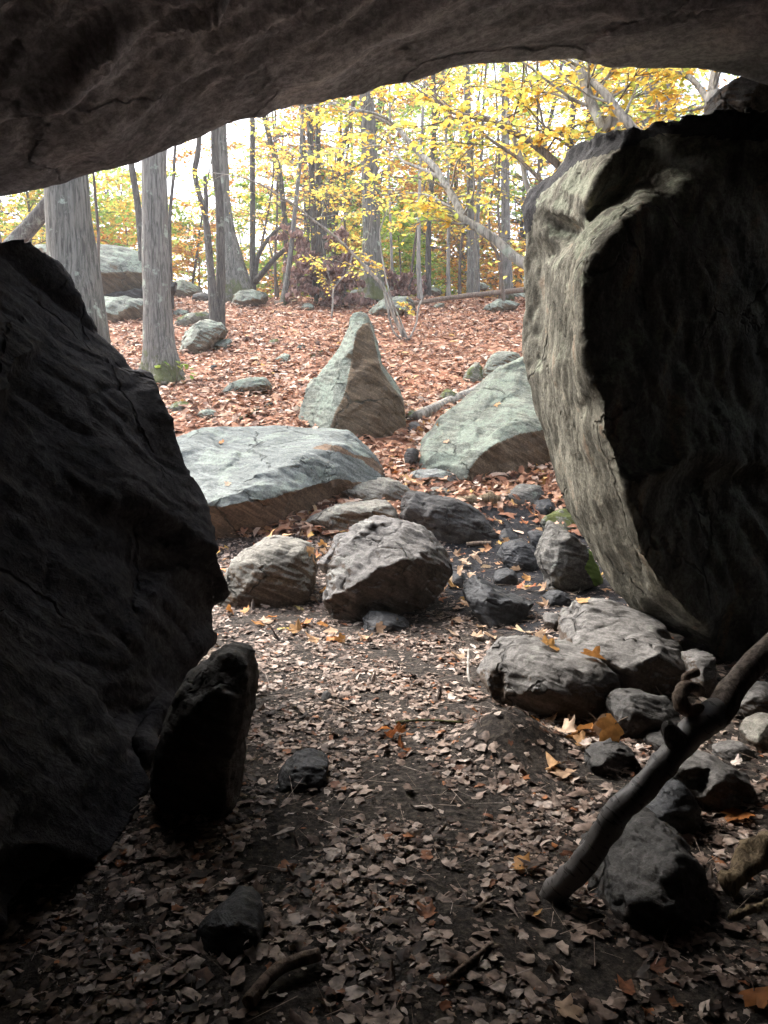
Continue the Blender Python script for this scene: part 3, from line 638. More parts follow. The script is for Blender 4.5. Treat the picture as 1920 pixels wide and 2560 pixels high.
rock('grey_boulder', 'big rugged grey boulder at the centre of the cave entrance', C5,
     [(605, 720), (606, 660), (612, 600), (640, 530), (690, 460), (760, 390), (810, 345), (850, 322), (930, 320), (1000, 345), (1100, 365), (1180, 410), (1235, 470), (1267, 530), (1255, 620), (1230, 680), (1170, 740), (1080, 775), (950, 800), (830, 820), (760, 845), (690, 866), (645, 810)],
     contact=(690, 866), od=1.1,
     inner=[(612, 725, .12), (700, 668, .02), (800, 620, -.03), (870, 555, -.02), (930, 540, -.03), (1010, 508, -.02), (1100, 500, .05), (1190, 545, .14), (700, 560, .22), (800, 450, .36), (900, 420, .3), (1000, 430, .24), (870, 350, .46), (760, 720, .05), (900, 680, .04), (1050, 640, .08), (1150, 660, .16), (850, 770, .2), (820, 390, .4), (940, 345, .43)],
     ridges=[(0, 1), (1, 2), (2, 3), (3, 4), (4, 5), (5, 6), (6, 7)], back=.7, vox=.010, facets=(30, .7), mat=M_GREY, amp=1.3, sdir=(.5, .3, .8), smooth_it=1)
rock('rounded_boulder', 'rounded tan boulder with a rough even face beside the cave wall', C5,
     [(60, 620), (105, 560), (140, 500), (210, 460), (300, 430), (370, 425), (450, 435), (505, 448), (530, 520), (552, 600), (540, 650), (515, 715), (430, 745), (300, 775), (150, 775), (40, 770)], contact=(300, 772), od=.6,
     inner=[(110, 600, .1), (180, 500, .1), (300, 465, .08), (480, 470, .06), (515, 560, .08), (515, 640, .05), (495, 710, .03), (300, 600, -.04), (400, 680, -.02), (180, 680, 0), (420, 540, 0)], ridges=[(1, 2), (2, 3), (3, 4), (4, 5), (5, 6)],
     back=.6, vox=.011, mat=M_TAN, amp=1.0)
rock('rock', 'small brown rock tucked between the tan boulder and the rugged grey one', C5, [(545, 555), (600, 510), (640, 470), (652, 400), (680, 375), (760, 376), (800, 395), (720, 500), (640, 600), (570, 580)], contact=(600, 600), mat=M_GREY)
rock('long_rock', 'long weathered slab with a ledge lying behind the rugged grey boulder', C5, [(497, 335), (515, 310), (540, 285), (640, 250), (780, 228), (900, 228), (950, 240), (980, 290), (992, 335), (940, 350), (820, 370), (740, 390), (650, 400), (560, 405), (520, 385)], contact=(600, 402), od=.8,
     inner=[(505, 335, .1), (545, 312, .05), (700, 278, .04), (850, 262, .06), (950, 285, .1), (560, 340, .1), (700, 315, .12), (850, 300, .14), (650, 350, .04), (880, 330, .08)], ridges=[(0, 1), (1, 2), (2, 3), (3, 4)], back=.6, mat=M_TAN, vox=.012)
rock('slab_rock', 'pale flat topped rock resting against the end of the long flat boulder', C5, [(685, 150), (720, 130), (810, 115), (900, 105), (980, 115), (1050, 150), (1062, 170), (1010, 205), (930, 220), (850, 232), (780, 235), (700, 240), (688, 195)], contact=(780, 240), od=.9,
     inner=[(695, 165, .06), (800, 168, .02), (930, 160, .06), (1010, 165, .12), (720, 215, .04), (850, 205, 0), (960, 190, .08)], ridges=[(0, 1), (1, 2), (2, 3)], back=.55, mat=M_TAN, vox=.012)
rock('dark_boulder', 'dark wedge shaped boulder behind the rugged grey one with a bark clump on top', C5, [(1008, 310), (1020, 230), (1040, 175), (1070, 163), (1110, 165), (1180, 190), (1270, 220), (1390, 260), (1430, 290), (1470, 340), (1502, 385), (1492, 412), (1400, 436), (1270, 448), (1230, 415), (1160, 365), (1090, 335)], contact=(1270, 448), od=.7,
     inner=[(1030, 250, .1), (1060, 190, .16), (1140, 290, .02), (1180, 260, .03), (1265, 228, .12), (1200, 340, -.02), (1300, 330, .02), (1400, 320, .06), (1300, 420, .05), (1450, 390, .1)], ridges=[(2, 3), (3, 4)], back=.5, mat=M_DARK, vox=.011)
rock('slab_rock', 'pale flat rock lying under the lower edge of the sloping greenish slab', C5, [(970, 105), (1040, 70), (1180, 45), (1260, 50), (1330, 90), (1345, 125), (1290, 140), (1100, 135), (990, 125)], contact=(1100, 138), mat=M_PALE, vox=.012, od=.9)
rock('rock', 'low pale stone among orange leaves behind the dark wedge boulder', C5, [(1135, 190), (1150, 150), (1190, 140), (1250, 150), (1270, 180), (1260, 205), (1180, 210)], contact=(1200, 208), mat=M_TAN)
rock('rock', 'sooty rock half buried under the rugged grey boulder', C5, [(770, 880), (800, 830), (840, 797), (920, 800), (1000, 825), (1045, 855), (1040, 885), (950, 890), (850, 900)], contact=(850, 900), mat=M_BLACK)
rock('rock', 'blue black angular stone in the dark soil beside the moss patched rock', C6, [(265, 195), (300, 135), (340, 100), (410, 105), (445, 135), (490, 190), (480, 235), (440, 272), (380, 268), (300, 235)], contact=(400, 272), mat=M_BLACK, amp=1.2)
rock('rock', 'narrow dark stone standing behind the blue black angular stone', C6, [(420, 70), (450, 50), (480, 40), (520, 55), (512, 150), (495, 215), (450, 160)], contact=(480, 215), mat=M_BLACK)
rock('mossy_rock', 'leaning grey rock with a bright green moss patch below the right cave wall', C6, [(497, 210), (520, 130), (545, 60), (560, 20), (620, -8), (655, 20), (675, 80), (672, 120), (700, 132), (740, 140), (770, 200), (800, 260), (812, 305), (775, 350), (720, 368), (640, 385), (565, 378), (545, 310), (505, 255)], contact=(600, 385), od=.6, back=.5, mat=M_MOSSR, vox=.010, amp=1.1, paint=[('moss', C6, [(730, 140), (760, 170), (815, 270), (800, 340), (760, 345), (730, 280), (705, 250), (730, 200)])])
rock('rock', 'rock topped with yellow green moss under the right cave wall edge', C4, [(1440, 1440), (1480, 1400), (1560, 1370), (1640, 1365), (1700, 1400), (1700, 1480), (1560, 1500), (1460, 1480)], contact=(1500, 1495), mat=M_MOSSY)
rock('rock', 'green topped dark rock among orange leaves below the sloping slab', C4, [(1235, 1330), (1260, 1280), (1320, 1220), (1400, 1212), (1460, 1225), (1480, 1270), (1420, 1320), (1330, 1355), (1260, 1360)], contact=(1280, 1362), mat=M_MOSSR)
rock('rock', 'black knobbly stone in the dark soil left of the moss patched rock', C6, [(235, 330), (250, 280), (300, 255), (350, 270), (370, 310), (340, 345), (270, 350)], contact=(300, 350), mat=M_BLACK)
rock('rock', 'black sooty outcrop poking from the dark soil slope', C6, [(60, 330), (110, 290), (190, 330), (260, 380), (380, 430), (480, 450), (390, 510), (300, 560), (220, 540), (120, 450)], contact=(280, 565), mat=M_BLACK, sink=.1, amp=1.3)
rock('rock', 'flat blue grey stone set in the dark soil beside the pale slab', C6, [(500, 520), (530, 490), (590, 483), (630, 510), (635, 555), (590, 575), (520, 560)], contact=(580, 575), mat=M_GREY)
rock('slab_boulder', 'pale grey slab with a shadowed front standing under the right cave wall', C6,
     [(622, 610), (640, 545), (690, 517), (698, 475), (728, 455), (820, 462), (900, 470), (960, 500), (1050, 520), (1120, 545), (1145, 595), (1200, 640), (1225, 700), (1245, 790), (1240, 860), (1180, 950), (1000, 960), (880, 950), (760, 850), (650, 740)], contact=(1150, 952), od=1.9,
     inner=[(650, 660, .2), (760, 700, .08), (900, 770, .0), (990, 790, -.02), (1010, 740, .0), (1105, 690, .05), (1215, 775, .1), (720, 540, .38), (850, 560, .36), (980, 600, .29), (1100, 620, .26), (1050, 850, .06), (920, 880, .06), (860, 680, .13), (800, 620, .24)],
     ridges=[(1, 2), (2, 3), (3, 4), (4, 5), (5, 6)], back=.5, mat=M_GREY, vox=.010, amp=1.0, smooth_it=1)
rock('rounded_boulder', 'rounded brown grey boulder with a vertical crack on the right of the cave floor', C6,
     [(188, 850), (230, 780), (300, 730), (400, 690), (500, 688), (620, 728), (760, 740), (850, 770), (887, 800), (897, 900), (872, 965), (862, 1025), (780, 1065), (700, 1060), (600, 1040), (540, 1022), (420, 998), (330, 1008), (270, 968), (205, 910)], contact=(600, 1045), od=.6,
     inner=[(230, 850, .12), (290, 780, .1), (287, 870, .12), (280, 960, .1), (300, 800, .07), (300, 900, .06), (400, 760, .06), (560, 770, .04), (720, 800, .06), (860, 830, .1), (500, 880, -.06), (700, 920, -.03), (830, 950, .06)], ridges=[(1, 2), (2, 3), (4, 5)],
     back=.5, mat=M_GREY, vox=.009, amp=.9)
rock('rock', 'dark brown rock beside the curled end of the birch branch', C6, [(862, 1010), (880, 970), (905, 950), (940, 917), (1020, 925), (1140, 945), (1230, 1000), (1255, 1060), (1160, 1110), (1080, 1155), (960, 1155), (900, 1115)], contact=(980, 1155), mat=M_DARK, od=.7)
rock('block_rock', 'squared brown block with a pale top edge beside the birch branch', C6, [(735, 1290), (755, 1255), (815, 1218), (872, 1183), (900, 1178), (980, 1230), (1012, 1290), (960, 1322), (850, 1332), (760, 1312)], contact=(850, 1332),
     inner=[(752, 1262, .02), (792, 1268, .0), (888, 1216, .03), (893, 1190, .10), (840, 1290, .02), (950, 1270, .08)], ridges=[(0, 1), (1, 2), (2, 3)], mat=M_DARK, od=.6)
rock('rock', 'angular blue grey rock standing behind the birch branch', C6, [(1265, 810), (1275, 750), (1310, 720), (1400, 718), (1422, 740), (1418, 820), (1400, 870), (1370, 930), (1310, 940), (1275, 870)], Y=3.2, mat=M_GREY, amp=1.2, back=.25)
rock('rock', 'grey rock at the right edge behind the birch branch', C6, [(1497, 1000), (1510, 950), (1560, 890), (1640, 872), (1760, 880), (1780, 1000), (1690, 1060), (1560, 1065)], contact=(1580, 1070), mat=M_GREY)
rock('rock', 'yellowish rock at the right edge below the grey one', C6, [(1570, 1150), (1600, 1080), (1660, 1040), (1760, 1040), (1780, 1180), (1660, 1210)], contact=(1640, 1215), mat=M_TAN)
rock('block_rock', 'pale grey angular block right of the birch branch', C7, [(1120, 175), (1160, 100), (1200, 60), (1290, 40), (1390, 33), (1432, 58), (1500, 80), (1590, 130), (1625, 220), (1560, 280), (1400, 290), (1330, 220), (1280, 215), (1200, 170)], contact=(1400, 290),
     inner=[(1200, 120, .06), (1330, 190, .02), (1385, 130, .0), (1440, 95, .04), (1410, 200, .02), (1520, 180, .1), (1300, 90, .12)], ridges=[(0, 1), (1, 2), (2, 3)], mat=M_GREY, od=.6, vox=.007)
rock('rock', 'black jagged rock between the birch branch and the pale block', C7, [(950, 360), (1000, 290), (1080, 200), (1110, 160), (1220, 150), (1280, 200), (1325, 280), (1342, 345), (1290, 365), (1220, 440), (1100, 430), (980, 410)], contact=(1150, 440), mat=M_BLACK, amp=1.3)
rock('dark_boulder', 'large dark rock in the shade at the foot of the birch branch', C7, [(690, 665, .24), (785, 530, .26), (860, 455, .27), (960, 422, .26), (1100, 395, .24), (1200, 432, .22), (1262, 495, .2), (1318, 575, .18), (1350, 640, .17), (1402, 740, .16), (1415, 850, .12), (1300, 920, .04), (1100, 945, 0), (930, 890, .05), (800, 780, .14)], contact=(1100, 930), inner=[(900, 560, .17), (960, 520, .16), (1060, 470, .17), (1150, 470, .15), (1180, 560, .08), (1080, 640, .05), (1250, 680, .06), (1120, 800, -.01), (960, 720, .04), (840, 660, .14), (1280, 800, .03)], mat=M_DARK, od=.6, vox=.008, amp=1.5, facets=(14, .4), cuts=0)
rock('rock', 'dark wet looking triangular stone lying in the cave leaf litter', K1, [(672, 1975), (705, 1935), (735, 1900), (770, 1893), (805, 1898), (818, 1920), (812, 1950), (775, 1985), (735, 1985), (700, 1982)], contact=(760, 1986), mat=M_BLACK, amp=1.1)
rock('rock', 'shadowed dark rock low down in the left of the cave floor', C8, [(830, 1850), (900, 1760), (980, 1715), (1080, 1730), (1130, 1790), (1135, 1900), (1060, 1950), (920, 1940)], contact=(1000, 1950), mat=M_BLACK, sink=.12)
rock('pebble', 'small dark pebble alone in the middle of the cave floor', C5, [(585, 1235), (595, 1215), (620, 1210), (642, 1225), (642, 1250), (615, 1262), (592, 1255)], contact=(615, 1262), mat=M_DARK, sink=.01)

for lb_, cf_, ol_ in [
 ('lumpy black stone in the shadow under the moss patched rock', C6, [(500, 420), (530, 380), (590, 372), (640, 400), (650, 440), (590, 458), (520, 450)]),
 ('flat black stone above the blue black angular one', C4, [(1390, 1360), (1430, 1310), (1500, 1300), (1560, 1330), (1555, 1380), (1460, 1400)]),
 ('small black stone right of the dark wedge boulder', C4, [(1200, 1530), (1235, 1485), (1290, 1480), (1320, 1520), (1300, 1560), (1230, 1565)]),
 ('black stone jammed between the sooty outcrop and the rugged grey boulder', C6, [(-20, 330), (10, 280), (70, 270), (100, 310), (80, 350), (20, 360)]),
 ('angular dark stone jammed under the right cave wall beside the pale slab', C6, [(1230, 700), (1250, 640), (1310, 620), (1370, 660), (1380, 720), (1300, 740)]),
 ('low dark rock half buried behind the squared brown block', C6, [(1040, 1180), (1080, 1140), (1170, 1120), (1240, 1150), (1230, 1210), (1130, 1230)]),
 ('low grey rock half buried right of the birch branch', C6, [(1390, 1230), (1430, 1190), (1530, 1175), (1600, 1210), (1590, 1250), (1460, 1260)])]:
    rock('rock', lb_, cf_, ol_, contact=max(ol_, key=lambda q: q[1])[:2], mat=M_BLACK if 'black' in lb_ else (M_GREY if 'grey rock' in lb_ else M_DARK), amp=1.2)

# ---- stones on the hillside
ST = [
 ('boulder', 'angled pale boulder just right of the nearest grey trunk', C3, [(355, 335), (368, 290), (400, 260), (450, 230), (530, 203), (600, 189), (627, 228), (632, 272), (560, 305), (540, 345), (480, 385), (385, 392)], (430, 390), M_GREEN),
 ('rock', 'small flat pale stone beside the angled boulder on the slope', C3, [(562, 345), (590, 315), (660, 298), (667, 325), (640, 355), (585, 362)], (600, 362), M_GREEN),
 ('slab_rock', 'tilted slab of rock with a shaded side in the leaves of the lower slope', C3, [(572, 592), (640, 545), (740, 508), (830, 502), (852, 530), (872, 565), (810, 592), (700, 602)], (650, 602), M_GREEN),
 ('mossy_rock', 'small moss covered stone beside the black left boulder', C3, [(328, 668), (345, 640), (390, 628), (440, 635), (448, 660), (410, 682), (350, 685)], (380, 685), M_MOSSY),
 ('rock', 'small bluish stone low on the slope near the long flat boulder', C3, [(478, 708), (490, 680), (530, 667), (580, 680), (585, 712), (540, 725)], (530, 725), M_GREEN),
 ('boulder', 'grey boulder resting at the foot of the flared oak', C3, [(628, 100), (640, 80), (665, 58), (750, 48), (820, 60), (878, 106), (850, 118), (760, 132), (690, 143), (645, 125)], (690, 143), M_GREEN),
 ('boulder', 'greenish boulder on the crest right of the nearest grey trunk', C3, [(340, 60), (360, 10), (400, -8), (450, 10), (500, 45), (505, 70), (450, 95), (360, 95)], (420, 96), M_GREEN),
 ('rock', 'low grey rock in front of the twin dark stems', C3, [(437, 98), (450, 70), (490, 60), (545, 70), (550, 100), (490, 112)], (480, 112), M_GREY),
 ('boulder', 'long low lichen covered boulder between the two nearest trunks', C3, [(-120, 190), (-60, 110), (0, 92), (100, 88), (200, 98), (260, 120), (262, 190), (200, 215), (60, 222)], (100, 222), M_GREEN),
 ('rock', 'small pale rock peeping out behind the nearest grey trunk', C3, [(345, 185), (360, 155), (400, 148), (440, 165), (430, 190), (370, 198)], (390, 198), M_GREEN),
 ('mossy_rock', 'flat rock with green moss on the slope behind the angled boulder', C3, [(355, 225), (400, 190), (470, 158), (550, 165), (568, 190), (480, 215), (390, 245)], (400, 245), M_MOSSY),
 ('rock', 'small round stone above the middle of the leafy slope', C3, [(840, 335), (860, 310), (900, 303), (915, 325), (880, 342)], (870, 342), M_MOSSY),
 ('rock', 'flat greenish stone in the middle of the leafy slope', C3, [(862, 430), (890, 400), (930, 378), (975, 392), (965, 418), (900, 438)], (900, 438), M_GREEN),
 ('rock', 'half buried stone left of the tip of the pointed boulder', C3, [(990, 350), (1010, 332), (1045, 335), (1055, 352), (1020, 362)], (1020, 362), M_GREEN),
 ('rock', 'small brown stone alone low on the leafy slope', C3, [(540, 465), (552, 442), (580, 437), (590, 458), (570, 470)], (560, 470), M_DARK),
 ('rock', 'squat grey stone in leaves below the withered brown bush', C3, [(1015, 150), (1030, 125), (1070, 118), (1092, 140), (1070, 160)], (1050, 160), M_GREEN),
 ('rock', 'round stone at the left foot of the big central oak', C3, [(1262, 90), (1280, 55), (1310, 46), (1345, 60), (1345, 95), (1300, 102)], (1300, 102), M_PALE),
 ('boulder', 'low pale outcrop behind the many stemmed shrub', C4, [(395, 200), (450, 140), (520, 105), (600, 85), (680, 90), (740, 120), (725, 180), (640, 195), (540, 220), (440, 210)], (500, 222), M_GREEN),
 ('rock', 'small low rock under the fallen bough', C4, [(800, 160), (830, 140), (885, 135), (880, 160), (830, 170)], (840, 170), M_GREEN),
 ('rock', 'flat pale rock below the fallen bough near the right cave wall', C4, [(1100, 195), (1130, 150), (1190, 115), (1260, 105), (1330, 125), (1325, 160), (1240, 185), (1140, 205)], (1150, 205), M_GREEN),
 ('rock', 'pale rock above the fallen bough beside the right cave wall', C4, [(1230, 110), (1260, 80), (1330, 68), (1380, 75), (1380, 110)], (1300, 112), M_GREEN),
 ('mossy_rock', 'dark mossy rock leaning on the square block above the sloping slab', C4, [(985, 590), (1010, 545), (1060, 490), (1100, 485), (1115, 560), (1110, 600), (1050, 612)], (1030, 612), M_MOSSY),
 ('block_rock', 'square green grey block above the sloping slab', C4, [(1112, 600), (1110, 530), (1118, 455), (1150, 430), (1230, 425), (1310, 432), (1360, 470), (1360, 600), (1200, 640), (1140, 625)], (1150, 625), M_GREEN),
 ('rock', 'pointed mossy stone beside the white birch log', C4, [(845, 725), (855, 680), (900, 635), (940, 650), (972, 690), (950, 725), (890, 745)], (890, 745), M_MOSSY),
 ('rock', 'small green stone at the lower end of the white birch log', C4, [(648, 830), (655, 785), (690, 768), (725, 790), (720, 830)], (680, 835), M_MOSSY),
 ('rock', 'brown stone in the gap beside the pointed boulder', C4, [(650, 890), (665, 850), (710, 835), (745, 860), (735, 905), (680, 910)], (690, 910), M_GREY),
 ('rock', 'dark blue grey stone wedged at the tip of the sloping slab', C4, [(640, 1040), (655, 1000), (690, 985), (728, 1005), (720, 1080), (690, 1135), (655, 1100)], (680, 1130), M_DARK),
 ('rock', 'pale rock on the crest left of the fallen bough', C4, [(715, 75), (760, 50), (820, 38), (865, 55), (860, 78), (780, 85)], (780, 86), M_GREEN),
 ('rock', 'pale rock on the crest behind the fallen bough', C4, [(1030, 40), (1060, 25), (1110, 15), (1150, 30), (1130, 48)], (1080, 50), M_GREEN),
]
for nm, lb, cf, ol, ct, mt in ST: rock(nm, lb, cf, ol, contact=ct, mat=mt, amp=1.0, od=.9)
rock('giant_boulder', 'giant lichen patched boulder on the crest between the two nearest trunks', TL,
     [(0, 780), (60, 690), (130, 630), (200, 592), (300, 572), (390, 566), (600, 560), (860, 570), (1000, 590), (1100, 620), (1240, 690), (1300, 760), (1310, 860), (1280, 960), (1180, 1000), (1050, 1010), (900, 1030), (700, 1060), (300, 1080), (0, 1000)], Y=17.0,
     back=3.0, vox=.05, mat=M_GREEN, amp=.8, od=.5)
rock('boulder', 'low dark boulder under the giant lichen patched one', TL, [(700, 1060), (850, 1020), (1050, 1000), (1250, 960), (1480, 900), (1510, 850), (1500, 980), (1260, 1075), (900, 1065)], Y=17.3, mat=M_DARK, od=.3)

# ------------------------------------------------------------------ tubes, leaves, trees
class Geo:
    def __init__(s): s.V = []; s.F = []; s.n = 0
    def tube(s, path, rad, sides=8, wob=0., seed=0, flare=0., cap=True):
        P = np.array([tuple(p) for p in path], float); n = len(P)
        T = np.gradient(P, axis=0); T /= np.linalg.norm(T, axis=1)[:, None] + 1e-9
        a = np.array([1., 0, 0]) if abs(T[0][0]) < .8 else np.array([0, 1., 0])
        u = np.cross(T[0], a); u /= np.linalg.norm(u)
        th = np.linspace(0, 2 * np.pi, sides, endpoint=False); rows = []
        for i in range(n):
            u = u - T[i] * (u @ T[i]); u /= np.linalg.norm(u) + 1e-9; v = np.cross(T[i], u)
            r = rad[i] * np.ones(sides)
            c = np.cos(th)[:, None] * u + np.sin(th)[:, None] * v
            if wob: r = r * (1 + wob * fbm((P[i] + c * rad[i]) / (rad[0] * 2.2 + .01), 3, seed))
            if flare: r = r * (1 + flare * math.exp(-i / (n * .03 + 1.2)) * (1 + .5 * np.cos(th * 4 + seed)))
            rows.append(P[i] + c * r[:, None])
        V = np.concatenate(rows); b = s.n
        i0 = (np.arange(n - 1)[:, None] * sides + np.arange(sides)[None]).ravel()
        j0 = (np.arange(n - 1)[:, None] * sides + (np.arange(sides)[None] + 1) % sides).ravel()
        s.F.append(np.stack([i0, j0, j0 + sides, i0 + sides], 1) + b)
        s.V.append(V); s.n += len(V)
        if cap:
            for row, fl in ((0, 1), (n - 1, 0)):
                c = P[row]; s.V.append(c[None]); k = np.arange(sides) + row * sides + b; k2 = np.roll(k, -1); cc = np.full(sides, s.n)
                s.F.append(np.stack([cc, k2, k, k], 1)[:, :3] if fl else np.stack([cc, k, k2], 1)); s.n += 1
    def build(s, name, mat, loc, parent=None):
        V = np.concatenate(s.V) - np.array(loc if parent is None else (parent.location if parent else loc))
        q = [f for f in s.F if f.shape[1] == 4]; t = [f for f in s.F if f.shape[1] == 3]
        fl = ([np.concatenate(q)] if q else []) + ([np.concatenate(t)] if t else [])
        return link(name, mesh_np(name, V, fl), mat, loc if parent is None else (0, 0, 0), parent)
def smooth_path(pts, n):
    P = np.array([tuple(p) for p in pts], float); m = len(P)
    if m < 3: return [P[0] + (P[-1] - P[0]) * t for t in np.linspace(0, 1, n)]
    Q = np.concatenate([[2 * P[0] - P[1]], P, [2 * P[-1] - P[-2]]]); out = []
    for t in np.linspace(0, m - 1 - 1e-6, n):
        i = int(t); f = t - i; a, b, c, d = Q[i:i + 4]
        out.append(.5 * ((2 * b) + (c - a) * f + (2 * a - 5 * b + 4 * c - d) * f * f + (3 * b - a - 3 * c + d) * f ** 3))
    return out
BEECH_T = (np.array([[0, 0, 0], [1, 0, -.10], [.25, .26, .07], [.68, .25, .03], [.25, -.26, .07], [.68, -.25, .03]]), np.array([[0, 1, 3, 2], [0, 4, 5, 1]]))
def maple_template(rng, ragged=.0, curl=.25, simple=False):
    tips = [(0, 1.0), (48, .88), (100, .62), (-48, .88), (-100, .62)]
    ang = []
    for a, r in sorted(tips):
        ang += [(a - 13, r * .80), (a, r), (a + 13, r * .80)]
        if a != 100: ang.append((a + 25, .56))
    ang = [(-150, .28)] + ang + [(150, .28)]
    if simple: ang = [(-150, .3), (-100, .66), (-74, .48), (-48, .9), (-24, .62), (0, 1.), (24, .62), (48, .9), (74, .48), (100, .66), (150, .3)]
    pts = []
    for a, r in ang:
        r *= 1 + rng.uniform(-.12 - ragged, .1); a = math.radians(a + rng.uniform(-4, 4)); pts.append((.1 + r * math.cos(a), r * math.sin(a)))
    k1, k2, k3 = rng.uniform(-.2, 1) * curl, rng.uniform(-.6, 1) * curl, rng.uniform(-1, 1) * curl; ph = rng.uniform(0, 6)
    V = [(.1, 0, 0)] + [(x, y, k1 * x * x + k2 * y * y + k3 * x * y * 1.5 + .35 * curl * math.sin(3 * x + 4 * y + ph) * (x * x + y * y)) for x, y in pts]
    V = np.array(V) * .5; V[:, 0] -= .05
    n = len(pts)
    return V, np.array([[0, i + 1, (i + 1) % n + 1] for i in range(n)])
def frag_template(rng):
    n = rng.randint(8, 12); V = []; el = rng.uniform(.9, 1.9)
    k1, k2, k3, ph = rng.uniform(-.55, .55), rng.uniform(-.55, .55), rng.uniform(-.4, .4), rng.uniform(0, 6)
    for i in range(n):
        a = 2 * math.pi * (i + rng.uniform(-.35, .35)) / n; r = rng.uniform(.26, .62); x, y = r * math.cos(a) * el, r * math.sin(a) / el ** .5
        V.append((x, y, k1 * x * x + k2 * y * y + k3 * x * y + .07 * math.sin(7 * x + 5 * y + ph)))
    V = np.array([(0, 0, .03)] + V)
    return V, np.array([[0, i + 1, (i + 1) % n + 1] for i in range(n)])
def rot_from(normals, yaw):
    N = np.asarray(normals, float); N = N / (np.linalg.norm(N, axis=1)[:, None] + 1e-9)
    ref = np.stack([np.cos(yaw), np.sin(yaw), np.zeros_like(yaw)], 1)
    X = ref - N * np.sum(ref * N, 1)[:, None]; X /= np.linalg.norm(X, axis=1)[:, None] + 1e-9
    Yv = np.cross(N, X)
    return np.stack([X, Yv, N], 2)
class Leaves:
    def __init__(s): s.items = []; s.n = 0
    def add(s, tmpl, pos, Rm, size, rnd):
        V, Fc = tmpl; N = len(pos)
        if not N: return
        W = np.einsum('nij,kj->nki', Rm, V) * np.asarray(size)[:, None, None] + np.asarray(pos)[:, None, :]
        k = len(V); Ff = (np.arange(N)[:, None, None] * k + Fc[None]) + s.n
        s.items.append((W.reshape(-1, 3), Ff.reshape(-1, Fc.shape[1]), np.repeat(rnd, k))); s.n += N * k
    def build(s, name, mat, loc=(0, 0, 0), parent=None):
        off = np.array(parent.location if parent is not None else loc)
        V = np.concatenate([i[0] for i in s.items]) - off
        d = {}
        for i in s.items: d.setdefault(i[1].shape[1], []).append(i[1])
        me = mesh_np(name, V, [np.concatenate(f) for f in d.values()], smooth='lea' in name or 'entr' in name, attr={'rnd': np.concatenate([i[2] for i in s.items])})
        return link(name, me, mat, loc if parent is None else (0, 0, 0), parent)

def spray_leaves(lv, pts, dirs, rng, size, rnd_c=(.2, 1.), flat=.45, tmpl=BEECH_T, droop=0.):
    n = len(pts)
    if not n: return
    pts = np.array(pts); nm = rng.normal(0, flat, (n, 3)); nm[:, 2] += 1.
    if droop: nm = rng.normal(0, 1, (n, 3))
    d = np.array(dirs); yaw = np.arctan2(d[:, 1], d[:, 0]) + rng.choice([-1, 1], n) * rng.uniform(.4, 1.2, n)
    Rm = rot_from(nm, yaw)
    if droop:
        dn = rng.normal(0, .45, (n, 3)); dn[:, 2] -= droop; X = dn / np.linalg.norm(dn, axis=1)[:, None]
        Nn = np.cross(X, rng.normal(0, 1, (n, 3))); Nn /= np.linalg.norm(Nn, axis=1)[:, None]
        Rm = np.stack([X, np.cross(Nn, X), Nn], 2)
    lv.add(tmpl, pts, Rm, rng.uniform(.75, 1.15, n) * size, np.clip(rng.uniform(rnd_c[0], rnd_c[1], n), 0, 1))
def grow_branch(g, lv, p0, d0, length, rad, rng, leaf, twigs=9, lpt=6, rnd_c=(.2, 1.), flat=.45, droop=0., sag=.12, sides=5):
    """one branch with alternate twigs and leaves"""
    d = np.array(d0, float); d /= np.linalg.norm(d); p = np.array(p0, float); path = [p.copy()]; k = 7
    for i in range(k):
        d = d + rng.normal(0, .13, 3) + np.array([0, 0, -sag * i / k]); d /= np.linalg.norm(d)
        p = p + d * length / k; path.append(p.copy())
    path = smooth_path(path, 12); g.tube(path, np.linspace(rad, rad * .3, 12), sides, cap=False)
    LP, LD = [], []
    for j in range(twigs):
        t = rng.uniform(.15, 1.) if j else 1.0; i = min(int(t * 11), 10)
        q = np.array(path[i]); ax = np.array(path[i + 1]) - q; ax /= np.linalg.norm(ax) + 1e-9
        side = np.cross(ax, [0, 0, 1]); side /= np.linalg.norm(side) + 1e-9
        td = ax * .8 + side * rng.choice([-1, 1]) * rng.uniform(.5, 1.1) + np.array([0, 0, rng.normal(0, .18)]); td /= np.linalg.norm(td)
        tl = length * rng.uniform(.18, .42)
        e = q + td * tl + np.array([0, 0, -.1 * tl]); m = (q + e) / 2 + rng.normal(0, .03, 3) * tl
        g.tube(smooth_path([q, m, e], 4), np.linspace(rad * .35, rad * .15, 4), 3, cap=False)
        for s in np.linspace(.15, 1, lpt):
            LP.append(q + (e - q) * s + rng.normal(0, .012, 3)); LD.append(td)
    spray_leaves(lv, LP, LD, rng, leaf, rnd_c, flat, droop=droop)

